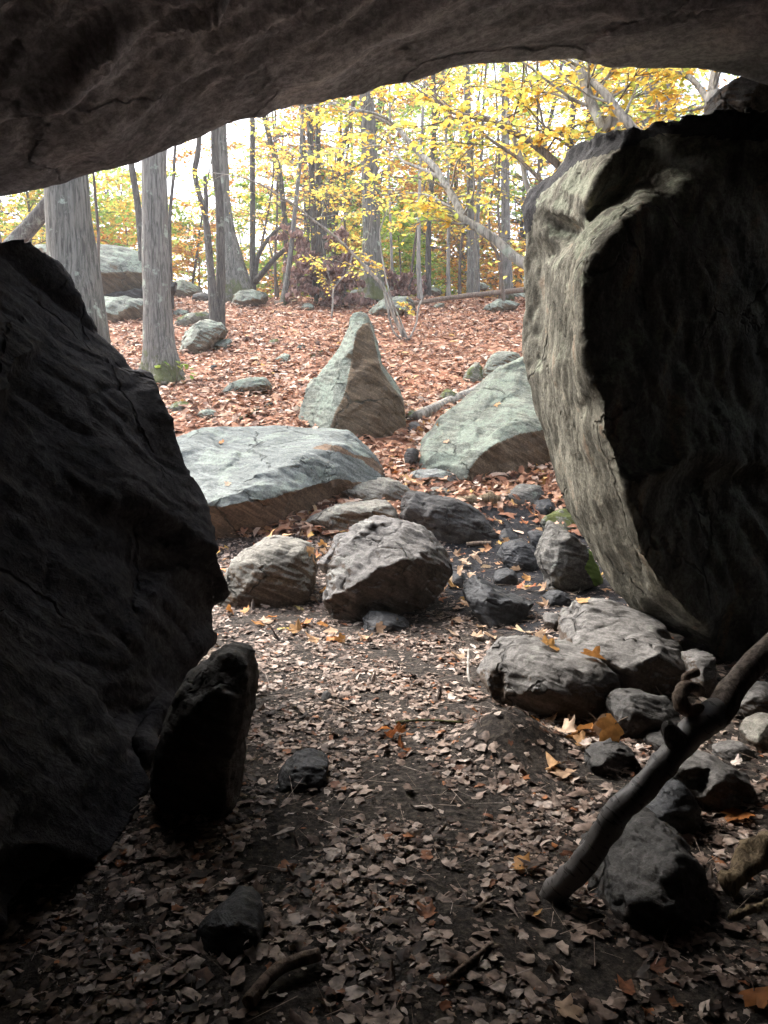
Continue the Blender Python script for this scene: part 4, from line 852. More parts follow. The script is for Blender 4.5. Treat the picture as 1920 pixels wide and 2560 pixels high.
def trunk_up(px, Y, wpx, top_z=13., cf=K1, sidescale=1.):
    """visible trunk path from pixels, bottom first, carried on above the frame"""
    pts = []; ws = []
    for i, p in enumerate(px):
        yy = Y if len(p) < 3 else p[2]
        q = at(*cf(p[0], p[1]), yy); pts.append(q); ws.append((wpx[i] if isinstance(wpx, (list, tuple)) else wpx) * pxsize(yy) / 2)
    d = (pts[-1] - pts[-2]).normalized(); q = pts[-1].copy(); r = ws[-1]
    while q.z < top_z:
        d = (d + Vector((R.uniform(-.06, .06), R.uniform(-.06, .06), .08))).normalized()
        q = q + d * 1.1; r *= .93; pts.append(q.copy()); ws.append(r)
    b = pts[0]; b.z = min(b.z, gz1(b.x, b.y) - .06)
    return pts, ws
def px_tree(name, label, px, Y, wpx, mat=B_GREY, cf=K1, top_z=13., crown=(260, .16, L_YEL), flare=.45, group=None, sides=14, cat='tree', limbs=()):
    pts, ws = trunk_up(px, Y, wpx, top_z, cf)
    rng = np.random.default_rng(hash_(label))
    n = 60; path = smooth_path(pts, n); rad = np.interp(np.linspace(0, len(ws) - 1, n), np.arange(len(ws)), ws)
    e = empty(name, pts[0]); tag(e, label, cat, group)
    g = Geo(); g.tube(path, rad, sides, .10, hash_(label) % 97, flare); 
    for lm in limbs:
        pp = [at(*cf(a, b), c) for a, b, c in lm[0]]
        g.tube(smooth_path(pp, 16), np.linspace(lm[1], lm[2], 16), 7, .08, 5)
    g.build('trunk', mat, None, e)
    if crown:
        cn, cs, cm = crown; br = Geo(); lv = Leaves(); top = np.array(path[-1]); zc = top_z - 1
        for k in range(9):
            i = rng.integers(int(n * .62), n); h = path[i]
            if h[2] < CAM_Z + 1.5 + .5 * h[1]: i = n - 1 - rng.integers(0, 6); h = path[i]
            a = rng.uniform(0, 6.28)
            grow_branch(br, lv, h, (math.cos(a), math.sin(a), rng.uniform(.2, .9)), rng.uniform(1.5, 3.), max(rad[i] * .4, .02), rng, cs, 8, max(2, cn // 80), flat=.7)
        br.build('branches', mat, None, e); lv.build('crown', cm, parent=e)
    return e

# ---- trees in view (pixels of the photo, bottom to top)
px_tree('tree', 'thick ridged grey trunk nearest the black left boulder', [(196, 860), (193, 760), (180, 640), (172, 540), (164, 430)], 9.6, [122, 116, 112, 106, 104], B_OAK, crown=(240, .16, L_GRN), sides=20)
px_tree('tree', 'straight pale grey trunk with a mossy foot standing on the lower slope', [(405, 962), (402, 900), (396, 820), (392, 700), (388, 560), (386, 380)], gy(405, 955), [82, 74, 70, 66, 62, 58], B_GREY, flare=.75, sides=22)
px_tree('leaning_tree', 'bare trunk leaning to the right behind the thick ridged trunk', [(-190, 870), (5, 650), (45, 600), (90, 548), (140, 488), (200, 420)], 13.5, [46, 44, 42, 38, 36, 34], B_DARK, crown=(200, .14, L_YEL), top_z=10)
px_tree('oak_tree', 'oak with a broad flared mossy foot leaning left on the crest', M5([520][0], 1500) and [M5(515, 1500), M5(480, 1300), M5(440, 1100), M5(410, 900), M5(390, 700), M5(375, 450), M5(365, 260)], 19.6, [64, 44, 34, 30, 30, 32, 34], B_OAK, flare=.9, sides=18)
px_tree('tree', 'left stem of the twin dark stems in front of the flared oak', [M5(330, 1720), M5(300, 1550), M5(285, 1300), M5(255, 1000), M5(220, 850), M5(180, 700), M5(155, 560), M5(180, 420), M5(190, 300), M5(192, 200)], 15.2, [26, 20, 15, 14, 14, 13, 13, 13, 12, 11], B_DARK, flare=.3, sides=10)
px_tree('tree', 'right stem of the twin dark stems in front of the flared oak', [M5(345, 1720), M5(370, 1500), M5(370, 1250), M5(365, 1000), M5(355, 750), M5(330, 550), M5(320, 300)], 15.4, [26, 22, 21, 20, 20, 19, 18], B_DARK, flare=.3, sides=10)
px_tree('tree', 'dark crooked stub stem beside the twin dark stems', [M5(320, 1480), M5(260, 1150), M5(245, 950), M5(250, 800), M5(240, 600)], 16.5, [15, 14, 12, 11, 9], B_DARK, flare=.2, sides=8, crown=None, top_z=5)
px_tree('tree', 'straight dark trunk standing left of the forked limbs', [M5(635, 1510), M5(635, 1200), M5(636, 900), M5(634, 600), M5(634, 150)], 20.5, [15, 14, 13, 13, 12], B_DARK, sides=10, limbs=[([(*M5(650, 1480), 20.5), (*M5(720, 1400), 20.3), (*M5(820, 1280), 20.2), (*M5(930, 1190), 20.)], .09, .05), ([(*M5(655, 1420), 20.5), (*M5(690, 1240), 20.4), (*M5(820, 1060), 20.2), (*M5(960, 985), 20.)], .07, .03)])
px_tree('tree', 'slim stem leaning right next to the withered bush', [M5(880, 1580), M5(930, 1400), M5(960, 1150), M5(985, 900), M5(1000, 760)], 18.5, [14, 12, 12, 11, 10], B_GREY, sides=10)
px_tree('tree', 'dark bent trunk high above the forked limbs', [(712, 730), (715, 600), (700, 440), (680, 370), (665, 310), (655, 260)], 22.5, [13, 13, 13, 13, 12, 11], B_DARK, sides=10)
px_tree('tree', 'left one of the paired trunks above the withered bush', [(786, 720), (785, 600), (780, 460), (774, 300)], 21.5, [16, 16, 15, 14], B_DARK, sides=10)
px_tree('tree', 'right one of the paired trunks above the withered bush', [(800, 725), (798, 600), (795, 460), (795, 280)], 22.2, [16, 15, 14, 13], B_DARK, sides=10)
px_tree('tree', 'trunk leaning right above the withered bush', [(800, 640), (815, 490), (835, 430), (855, 380), (868, 320)], 23, [14, 14, 13, 12, 11], B_DARK, sides=10)
px_tree('oak_tree', 'big central oak with deep ridged bark and a mossy foot', [M6(300, 1630), M6(300, 1500), M6(300, 1250), M6(295, 1050), M6(290, 850), M6(280, 550), M6(270, 250), M6(262, 50)], 19.8, [62, 54, 47, 44, 42, 39, 36, 34], B_OAK, flare=.8, sides=20)
px_tree('tree', 'slim dark trunk right of the oak standing beyond the green shrub', [M6(755, 1540), M6(765, 1300), M6(770, 1000), M6(790, 700), M6(810, 300), M6(815, 20)], 21, [16, 14, 13, 13, 12, 11], B_DARK, sides=10)
px_tree('tree', 'slender pale trunk beside the slim dark one on the crest', [M6(700, 1570), M6(685, 1300), M6(690, 1000), M6(695, 700), M6(700, 450)], 19.5, [11, 10, 9, 8, 7], B_BEECH, sides=9)
px_tree('tree', 'pale thin trunk rising from the crest above the fallen bough', [M6(935, 1520), M6(932, 1200), M6(935, 1000), M6(935, 700)], 21, [9, 8, 8, 7], B_BEECH, sides=9)
px_tree('tree', 'stout straight trunk right of the middle on the crest', [M6(1125, 1510), M6(1122, 1200), M6(1118, 900), M6(1110, 500), M6(1095, 150), M6(1092, 0)], 21, [19, 18, 17, 17, 17, 16], B_GREY, sides=12)
px_tree('tree', 'pale slim trunk touching the stout one on the crest', [M6(1170, 1500), M6(1172, 1200), M6(1175, 900), M6(1205, 450), M6(1225, 0)], 20.5, [12, 11, 11, 8, 6], B_GREY, sides=9)
px_tree('tree', 'stout trunk half hidden behind the leaning beech limb', [M6(1430, 1480), M6(1410, 1100), M6(1405, 800), M6(1405, 400), M6(1405, 0)], 20, [24, 22, 21, 21, 20], B_GREY, sides=12)
px_tree('tree', 'thin leaning stem just left of the right cave wall', [M6(1410, 1480), M6(1350, 1300), M6(1290, 1150), M6(1270, 950), M6(1290, 750)], 18, [9, 8, 7, 6, 5], B_TWIG, sides=7, crown=None, top_z=7)
px_tree('tree', 'thin straight sapling trunk right of the big oak', [M6(465, 1540), M6(462, 1300), M6(452, 1000), M6(440, 600)], 20.5, [8, 7, 6, 5], B_BEECH, sides=8)
px_tree('tree', 'dark trunk left of the straight pale grey one', [TL(1260, 700), TL(1215, 500), TL(1190, 250), TL(1150, 0), TL(1120, -200)], 17.5, [20, 17, 16, 15, 14], B_DARK, sides=10)
px_tree('tree', 'thin dark trunk right behind the straight pale grey one', [TL(1470, 800), TL(1465, 500), TL(1480, 200), TL(1500, 0), TL(1510, -200)], 18, [11, 9, 8, 8, 7], B_DARK, sides=8)
px_tree('sapling', 'thin sapling stem in front of the giant lichen patched boulder', [TL(845, 1145), TL(848, 800), TL(850, 500), TL(825, 200), TL(810, 0), TL(800, -100)], 12.5, [9, 9, 8, 7, 6, 6], B_TWIG, sides=8, crown=(120, .1, L_GRN), top_z=7.5)
px_tree('tree', 'greyish trunk seen high above the right boulder left of centre', [T2(860, 480), T2(862, 300), T2(868, 100), T2(870, 0)], 16, [28, 27, 26, 25], B_GREY, sides=12, top_z=13)
px_tree('tree', 'paler trunk seen high above the right boulder', [T2(985, 480), T2(990, 300), T2(1010, 100), T2(1020, 0)], 15.5, [25, 24, 22, 20], B_GREY, sides=12, top_z=13)
px_tree('tree', 'slim trunk leaning behind the two pale limbs over the right boulder', [T2(310, 700), T2(345, 500), T2(385, 300), T2(400, 100)], 15, [16, 15, 14, 13], B_DARK, sides=10, top_z=12)
px_tree('tree', 'short dark trunk between the pale limbs over the right boulder', [T2(440, 720), T2(460, 500), T2(480, 300), T2(485, 50)], 16, [16, 15, 14, 13], B_DARK, sides=10, top_z=12)

# ---- the leaning beech and its yellow sprays
def beech(name, label, limbs, seeds, leaf=.078, mat=B_BEECH, lm=L_YEL, group=None, sides=9, cat='tree', rnd_c=(.15, 1.)):
    """limbs: list of (pixel path with Y, r0, r1, n_branches, length)"""
    rng = np.random.default_rng(seeds); base = at(*limbs[0][0][0][:2], limbs[0][0][0][2])
    base = Vector((base.x, base.y, gz1(base.x, base.y)))
    e = empty(name, base); tag(e, label, cat, group)
    tr = Geo(); br = Geo(); lv = Leaves()
    for li, (pp, r0, r1, nb, ln) in enumerate(limbs):
        P = [at(a, b, c) for a, b, c in pp]
        if li == 0 and P[0].z > base.z: P.insert(0, Vector((base.x, base.y, base.z - .05)))
        n = 34; path = smooth_path(P, n); rad = np.linspace(r0, r1, n)
        if li == 0: tpath = [np.array(q) for q in path]
        else:
            q0 = min(tpath, key=lambda q: ((q - path[0]) ** 2).sum())
            if ((q0 - path[0]) ** 2).sum() > .0025: path = smooth_path([q0, (q0 + path[0]) / 2 + np.array([0, .04, -.02])] + [np.array(q) for q in path[::3]] + [np.array(path[-1])], n)
        (tr if li == 0 else br).tube(path, rad, sides, .06, li + seeds)
        for k in range(int(round(nb * .75))):
            t = rng.uniform(.22, 1.); i = min(int(t * (n - 1)), n - 2); h = np.array(path[i]); ax = np.array(path[i + 1]) - h
            a = rng.uniform(0, 6.28); d = np.array([math.cos(a), math.sin(a) * .7, rng.uniform(-.12, .38)]) + .5 * ax / (np.linalg.norm(ax) + 1e-9)
            grow_branch(br, lv, h, d, ln * rng.uniform(.6, 1.2), max(rad[i] * .35, .006), rng, leaf, 10, 5, rnd_c)
    tr.build('trunk', mat, None, e); br.build('branches', mat, None, e); lv.build('crown', lm, parent=e)
    return e
q6 = lambda x, y, Y: (*M6(x, y), Y)
t2 = lambda x, y, Y: (*T2(x, y), Y)
beech('beech_tree', 'smooth pale beech leaning left in a long bare curve from behind the right boulder',
      [([(1420, 760, 8.2), q6(1600, 1350, 8.2), q6(1480, 1270, 8.3), q6(1350, 1150, 8.4), q6(1200, 1040, 8.5), q6(1060, 960, 8.6), q6(1020, 870, 8.7), q6(960, 750, 8.8), q6(880, 630, 8.9), q6(820, 520, 9.), q6(700, 420, 9.2), q6(600, 310, 9.3), q6(500, 190, 9.5), q6(380, 130, 9.6), q6(220, 60, 9.8), q6(60, 20, 10), q6(-200, -60, 10.4)], .062, .016, 12, 1.2),
       ([q6(840, 600, 9.), q6(760, 560, 9.2), q6(640, 510, 9.4), q6(550, 470, 9.6), q6(500, 400, 9.8), q6(420, 360, 10), q6(300, 345, 10.2), q6(100, 385, 10.6), q6(-100, 330, 11.2)], .022, .006, 10, 1.1),
       ([q6(500, 190, 9.5), q6(400, 110, 9.4), q6(240, 60, 9.3), q6(100, 40, 9.4), q6(-60, -60, 9.4)], .02, .008, 8, 1.0),
       ([q6(1060, 960, 8.6), q6(1000, 920, 8.6), q6(930, 870, 8.6)], .02, .012, 2, .6)], 11)
beech('beech_tree', 'dark limbed beech reaching left over the right boulder with yellow sprays',
      [([(1560, 800, 7.6), (1500, 560, 7.6), (1420, 440, 7.6), (1340, 365, 7.7), (1274, 326, 7.8), (1241, 308, 7.9), (1202, 292, 8.), (1138, 284, 8.2), (1100, 255, 8.4), (1060, 235, 8.6), (1000, 190, 8.9)], .05, .008, 10, 1.0),
       ([(1400, 500, 7.6), (1330, 430, 7.8), (1292, 393, 8), (1226, 350, 8.2), (1202, 329, 8.3), (1172, 305, 8.5), (1120, 265, 8.7), (1060, 200, 9)], .022, .006, 9, 1.0),
       ([(1480, 430, 7.3), (1430, 370, 7.4), (1365, 325, 7.5), (1350, 270, 7.6), (1330, 220, 7.8), (1310, 160, 8)], .018, .006, 9, .9),
       ([(1365, 322, 7.5), (1410, 340, 7.4), (1440, 355, 7.3)], .014, .01, 2, .6)], 23, mat=B_TWIG)
beech('beech_tree', 'pair of crossing pale limbs rising behind the right boulder',
      [([t2(640, 700, 7.2), t2(560, 510, 7.2), t2(500, 390, 7.3), t2(450, 270, 7.4), t2(410, 140, 7.5), t2(380, 30, 7.6), t2(340, -120, 7.8)], .055, .035, 9, 1.1),
       ([t2(820, 600, 7.0), t2(720, 470, 7.0), t2(650, 390, 7.1), t2(580, 290, 7.2), t2(500, 215, 7.4), t2(430, 150, 7.6), t2(330, 70, 7.8), t2(200, -60, 8.2)], .048, .022, 10, 1.1),
       ([t2(700, 420, 7.0), t2(800, 200, 7.4), t2(900, 50, 7.6)], .014, .006, 9, 1.1)], 37)
beech('beech_tree', 'forked pale stem standing by the small wedged rock',
      [([t2(1290, 520, 6.8), t2(1270, 380, 6.8), t2(1285, 280, 6.9), t2(1300, 180, 7.0), t2(1320, 60, 7.1)], .052, .04, 8, 1.0),
       ([t2(1262, 330, 6.8), t2(1210, 250, 6.9), t2(1150, 180, 7.0), t2(1080, 135, 7.2), t2(980, 110, 7.4), t2(820, 60, 7.8)], .028, .014, 11, 1.1)], 41)
beech('dead_sapling', 'whitish dead stem stooping in front of the right boulder top', [([(1620, 900, 7.6), (1480, 700, 7.8), (1370, 560, 7.9), (1319, 468, 7.9), (1304, 402, 8), (1277, 323, 8.1), (1268, 280, 8.2)], .035, .02, 1, .4)], 43, leaf=.06)
# shrub with arching stems in the middle of the slope
yb = gy(1015, 850)
beech('arching_shrub', 'many stemmed shrub with one long stem arching left over the slope',
      [([(1018, 858, yb), (985, 790, yb), (960, 720, yb), (925, 680, yb), (880, 632, yb), (830, 585, yb - .2), (780, 548, yb - .3), (740, 515, yb - .4), (700, 490, yb - .5), (650, 460, yb - .6), (590, 440, yb - .7), (520, 430, yb - .8)], .04, .006, 15, 1.5),
       ([(1020, 850, yb), (1000, 800, yb - .1), (970, 720, yb - .2), (950, 600, yb - .2), (955, 560, yb - .2), (970, 520, yb - .2), (985, 470, yb - .3)], .022, .006, 4, .8),
       ([(1015, 855, yb), (985, 830, yb - .1), (968, 770, yb - .1), (960, 730, yb - .1)], .02, .016, 0, .5),
       ([(1022, 850, yb), (1040, 810, yb), (1046, 770, yb), (1060, 740, yb)], .02, .014, 1, .5),
       ([(950, 668, yb), (905, 650, yb), (880, 630, yb)], .01, .006, 2, .6)], 51, mat=B_BEECH, leaf=.08, cat='shrub')
ys = gy(828, 800)
beech('sapling', 'thin bare forked sapling just left of the pointed boulder', [([(828, 802, ys), (832, 760, ys), (834, 725, ys), (850, 700, ys), (870, 680, ys), (880, 640, ys), (885, 620, ys)], .022, .01, 1, .5), ([(833, 728, ys), (815, 660, ys), (805, 600, ys)], .008, .003, 1, .5)], 53, leaf=.06, mat=B_BEECH)

# understory saplings and the far wood: grown from a seed
def gen_tree(name, label, x, y, H, r, lm, leaf, nb, blen, seed, hmin=.25, group=None, mat=B_DARK, twigs=9, lpt=5, rnd_c=(.15, 1.), lean=.05, cat='tree', flat=.5, z=None):
    rng = np.random.default_rng(seed); base = Vector((x, y, gz1(x, y) if z is None else z))
    e = empty(name, base); tag(e, label, cat, group)
    pts = [np.array(base) - [0, 0, .1]]; d = np.array([rng.normal(0, lean), rng.normal(0, lean), 1.])
    for k in range(7):
        d = d + np.append(rng.normal(0, lean, 2), 0); d /= np.linalg.norm(d); pts.append(pts[-1] + d * H / 7)
    n = 28; path = smooth_path(pts, n); rad = r * (1 - .8 * np.linspace(0, 1, n))
    tr = Geo(); tr.tube(path, rad, 8, .06, seed, .3); tr.build('trunk', mat, None, e)
    br = Geo(); lv = Leaves()
    for k in range(nb):
        t = hmin + (1 - hmin) * rng.uniform(0, 1); i = min(int(t * (n - 1)), n - 2); a = rng.uniform(0, 6.28)
        grow_branch(br, lv, path[i], (math.cos(a), math.sin(a), rng.uniform(.05, .6)), blen * (1.15 - .6 * t) * rng.uniform(.7, 1.2), max(rad[i] * .35, .006), rng, leaf, twigs, lpt, rnd_c, flat, sides=4)
    br.build('branches', mat, None, e); lv.build('crown', lm, parent=e)
    return e
def pxy(u, Y): return ray(u, 700)[0] * Y, Y
UND = [(690, 21.5, 8., L_MIX, 'slim beech with mixed green and yellow leaves behind the withered bush'), (1150, 21., 8.5, L_MIX, 'young beech with green and gold leaves behind the leaning beech'), (860, 21.5, 8.5, L_MIX, 'golden young beech just left of the big central oak'),
       (1250, 19.5, 9., L_MIX, 'golden young beech beside the right cave wall'), (620, 21.5, 8., L_MIX, 'golden young beech near the straight dark trunk'), (1020, 21.5, 8.5, L_MIX, 'golden young beech right of the big central oak'),
       (1480, 11, 6.5, L_YEL, 'bright yellow beech hidden low behind the right boulder'), (1650, 10.5, 6.5, L_YEL, 'bright yellow beech showing over the top of the right boulder'), (1800, 12, 7.5, L_YEL, 'yellow beech by the wedged rock at the upper right'), (1380, 17, 9., L_MIX, 'tall yellow beech far behind the right boulder')]
for i, (u, Y, H, lm, lb) in enumerate(UND):
    x, y = pxy(u, Y); gen_tree('young_beech', lb, x, y, H, .04, lm, .09, 28, 2.1, 200 + i, .2, twigs=10, lpt=4, mat=B_TWIG, lean=.07)
GRN = [(1005, 23, 2.6, 'bright green shrub on the crest right of the big oak'), (215, 21, 5.5, 'green leaved young tree between the two nearest trunks'), (1030, 25, 2.2, 'low green bush on the crest beyond the slim dark trunk'), (700, 24, 4., 'green shrub on the crest behind the forked limbs'), (20, 22, 6., 'yellow green tree behind the leaning trunk at far left'),
       (900, 27, 9, 'green crowned young tree high behind the big oak'), (1120, 26, 9, 'green crowned young tree high behind the stout trunk'), (500, 26, 5, 'green young tree behind the twin dark stems')]
for i, (u, Y, H, lb) in enumerate(GRN):
    x, y = pxy(u, Y); gen_tree('green_shrub' if H < 4.5 else 'young_tree', lb, x, y, H, .04, L_GRN, .13, 30, H * .34 + .4, 300 + i, .12 if H < 5 else .3, twigs=12, lpt=6, mat=B_TWIG, cat='shrub' if H < 4.5 else 'tree')
ORG = [(470, 24, 6, 'orange leaved young tree behind the straight pale grey trunk'), (590, 27, 5.5, 'orange leaved young tree behind the flared oak'), (1180, 25, 5., 'orange leaved sapling beyond the stout straight trunk'), (80, 20, 5.5, 'yellow orange tree left of the thick ridged trunk')]
for i, (u, Y, H, lb) in enumerate(ORG):
    x, y = pxy(u, Y); gen_tree('young_tree', lb, x, y, H, .05, L_ORG if i < 3 else L_YEL, .12, 28, 2., 330 + i, .15, twigs=11, lpt=5, mat=B_DARK)

# withered bush: hanging brown leaves on a dark framework
def withered(label, u, v, Y, w_, h_, n, seed):
    rng = np.random.default_rng(seed); b = at(u, v, Y); b.z = gz1(b.x, b.y)
    e = empty('withered_bush', b); tag(e, label, 'bush'); br = Geo(); lv = Leaves()
    for k in range(n):
        a = rng.uniform(0, 6.28); hz = h_ * rng.uniform(.05, .95); st = np.array(b) + [math.cos(a) * w_ * .15, math.sin(a) * w_ * .15, hz * .7]
        grow_branch(br, lv, st, (math.cos(a), math.sin(a) * .8, rng.uniform(-.1, .6)), w_ * rng.uniform(.35, .62), .012, rng, .14, 9, 7, (0, 1), droop=1.1, sides=4)
    for k in range(5):
        a = rng.uniform(0, 6.28)
        br.tube(smooth_path([np.array(b) - [0, 0, .1], np.array(b) + [math.cos(a) * .15, .1, h_ * .4], np.array(b) + [math.cos(a) * .35, math.sin(a) * .3, h_]], 8), np.linspace(.03, .01, 8), 5)
    br.build('stems', B_DARK, None, e); lv.build('foliage', L_BRN, parent=e)
withered('tall bush of hanging withered brown leaves left of the big oak', 790, 725, 18.8, 1.25, 2.6, 42, 401)
withered('low bush of withered brown leaves at the left foot of the big oak', 860, 730, 18.6, .9, 1.1, 20, 402)
withered('small brown withered bush right behind the big oak', 1010, 720, 20.5, .9, .95, 14, 403)

# far wood beyond the crest: a few kinds, copied
def children(o): return [c for c in bpy.data.objects if c.parent == o]
protos = [gen_tree('far_tree', 'x', 0, 0, 15, .16, (L_YEL, L_GRN, L_ORG, L_GRN)[k], .18, 44, 3.4, 500 + k, .12, 'trees far beyond the crest', B_DARK, 11, 5, lean=.04, z=0) for k in range(4)]
kids = {p.name: children(p) for p in protos}
FL = ['far tree with yellow leaves seen between the trunks beyond the crest', 'far tree with light green leaves seen between the trunks beyond the crest', 'far tree with orange leaves seen between the trunks beyond the crest', 'tall far tree with green leaves seen between the trunks beyond the crest']
fr = random.Random(77); spots = []
for k in range(96):
    Y = fr.uniform(28, 62); u = fr.uniform(-150, 2000) if k % 3 else fr.uniform(750, 1900); spots.append((u, Y))
for k, (u, Y) in enumerate(spots):
    pr = k % 4; p = protos[pr]
    x, y = pxy(u, Y)
    if k < 4: c = p
    else:
        c = p.copy(); COL.objects.link(c)
        for ch in kids[p.name]:
            cc = ch.copy(); COL.objects.link(cc); cc.parent = c
    c.location = (x, y, gz1(x, y) - .1); c.rotation_euler = (0, 0, fr.uniform(0, 6.28)); s_ = fr.uniform(.75, 1.2); c.scale = (s_, s_, s_)
    c['label'] = FL[pr]; c['group'] = 'trees far beyond the crest'

bush = [gen_tree('far_shrub', 'x', 0, 0, 4.2, .03, (L_MIX, L_GRN, L_ORG)[k], .15, 30, 1.9, 560 + k, .08, 'shrubs just beyond the crest', B_TWIG, 9, 5, lean=.08, z=0, cat='shrub') for k in range(3)]
bkids = {p.name: children(p) for p in bush}
BL = ['yellow green shrub among the trunks just beyond the crest', 'fresh green shrub among the trunks just beyond the crest', 'orange leaved shrub among the trunks just beyond the crest']
for k in range(50):
    pr = (0, 1, 0, 2)[k % 4] if k >= 3 else k; p = bush[pr]; u = fr.uniform(-60, 1320); Y = fr.uniform(24, 36); x, y = pxy(u, Y)
    if k < 3: c = p
    else:
        c = p.copy(); COL.objects.link(c)
        for ch in bkids[p.name]:
            cc = ch.copy(); COL.objects.link(cc); cc.parent = c
    c.location = (x, y, gz1(x, y) - .1); c.rotation_euler = (0, 0, fr.uniform(0, 6.28)); s_ = fr.uniform(.6, 1.35); c.scale = (s_, s_, s_ * fr.uniform(.9, 1.2))
    c['label'] = BL[pr]; c['group'] = 'shrubs just beyond the crest'

# ------------------------------------------------------------------ dead wood
def log(name, label, pts, r0, r1, mat, sides=10, wob=.15, cat='branch', n=24, extra=()):
    g = Geo(); g.tube(smooth_path(pts, n), np.linspace(r0, r1, n), sides, wob, hash_(label) % 91)
    for pp, a, b in extra: g.tube(smooth_path(pp, 14), np.linspace(a, b, 14), 8, wob, 3)
    o = g.build(name, mat, tuple(pts[0])); tag(o, label, cat); return o
def on(u, v, dz=0., dY=0.):
    Y = gy(u, v) + dY; p = at(u, v, Y); p.z = p.z + dz; return p
yl = gy(1150, 765)
log('fallen_bough', 'long fallen bough lying across the crest from the shrub to the right wall', [at(1015, 752, yl - .2), at(1045, 757, yl - .1), at(1100, 748, yl), at(1180, 738, yl + .2), at(1260, 730, yl + .3), at(1330, 722, yl + .4), at(1420, 712, yl + .5)], .045, .075, B_DEAD)
log('birch_log', 'white birch log lying in the gap above the sloping slab', [on(*C4(715, 840), .06), on(*C4(800, 800), .06), on(*C4(920, 740), .06), on(*C4(1040, 690), .06), on(*C4(1110, 645), .05)], .075, .06, B_BEECH, wob=.1, cat='log')
log('wood_chunk', 'short brown chunk of wood on the slope below the flared oak', [on(*C3(885, 135), .05), on(*C3(940, 125), .05), on(*C3(998, 112), .05)], .07, .05, B_DEAD, cat='log')
log('stick', 'dark bent stick in the leaves above the long flat boulder', [on(*C3(690, 740), .03), on(*C3(770, 700), .03), on(*C3(820, 675), .04), on(*C3(872, 650), .03)], .02, .014, B_DARK, cat='stick')
log('stick', 'thin stick in the leaves left of the pointed boulder', [on(*C3(1070, 410), .03), on(*C3(1140, 380), .05), on(*C3(1200, 360), .05), on(*C3(1260, 355), .05)], .012, .008, B_DARK, cat='stick')
log('stick', 'stub of grey stick at the foot of the dark wedge boulder', [on(*C4(1010, 1585), .03), on(*C4(1080, 1580), .03), on(*C4(1155, 1580), .03)], .018, .02, B_DEAD, cat='stick')
log('stick', 'pale twig standing in leaves at the left of the cracked boulder', [on(*C6(130, 870), .01), on(*C6(105, 850), .04), on(*C6(105, 790), .12, .1)], .008, .006, B_BEECH, cat='stick', n=10)
log('stick', 'thick dark stick lying at the bottom of the cave floor', [on(*C8(1090, 2160), .02), on(*C8(1160, 2090), .03), on(*C8(1250, 2010), .03), on(*C8(1400, 1960), .03)], .017, .014, B_DEAD, cat='stick')
log('stick', 'short thin dark stick lying in the shaded litter left of the birch branch foot', [on(*C7(140, 810), .015), on(*C7(180, 780), .015), on(*C7(215, 740), .015)], .008, .006, B_DEAD, cat='stick', n=10)
log('stick', 'long thin twig lying across the lower centre of the cave floor', [on(*C7(0, 1170), .012), on(*C7(110, 1090), .02), on(*C7(230, 980), .015)], .007, .005, B_DEAD, cat='stick', n=12)
log('stick', 'dark twig across the middle of the leaf litter', [on(990, 1815, .015), on(1060, 1812, .02), on(1160, 1815, .015)], .006, .004, B_DARK, cat='stick', n=12)
log('stick', 'crooked twig left of the small dirt hump', [on(820, 1760, .012), on(850, 1775, .02), on(885, 1790, .012)], .006, .004, B_DEAD, cat='stick', n=10)
log('wood_chunk', 'chunk of split decaying wood at the lower right edge', [on(*C7(1440, 720), .03), on(*C7(1540, 660), .06), on(*C7(1680, 590), .08), on(*C7(1800, 560), .05)], .022, .05, B_ROT, wob=1.0, sides=16, cat='wood')
log('wood_chunk', 'flat pale splinter of wood at the lower right edge', [on(*C7(1450, 860), .02), on(*C7(1560, 840), .03), on(*C7(1690, 790), .03)], .006, .014, B_ROT, cat='wood', wob=.8)
for k in range(22):
    u, v = R.uniform(300, 1290), R.uniform(770, 1000); a = R.uniform(-.6, .6); Lp = R.uniform(14, 50)
    log('twig', 'thin fallen twig lying loose on the leafy slope', [on(u, v, .02), on(u + Lp * .5, v + Lp * .35 * a - 2, .05), on(u + Lp, v + Lp * .6 * a, .03)], R.uniform(.008, .016), .005, B_DEAD if k % 2 else B_DARK, cat='twig', n=7, sides=5)['group'] = 'twigs fallen on the slope'
hh = cast(*C4(1070, 1330))
if hh:
    p = hh[0]; log('bark_clump', 'crumbly brown bark clump on top of the dark wedge boulder', [p + Vector((-.2, .05, .0)), p + Vector((-.1, .0, .04)), p + Vector((.02, .03, .03)), p + Vector((.14, .0, .05)), p + Vector((.22, .05, .0))], .05, .05, B_ROT, wob=.9, cat='bark', sides=16)
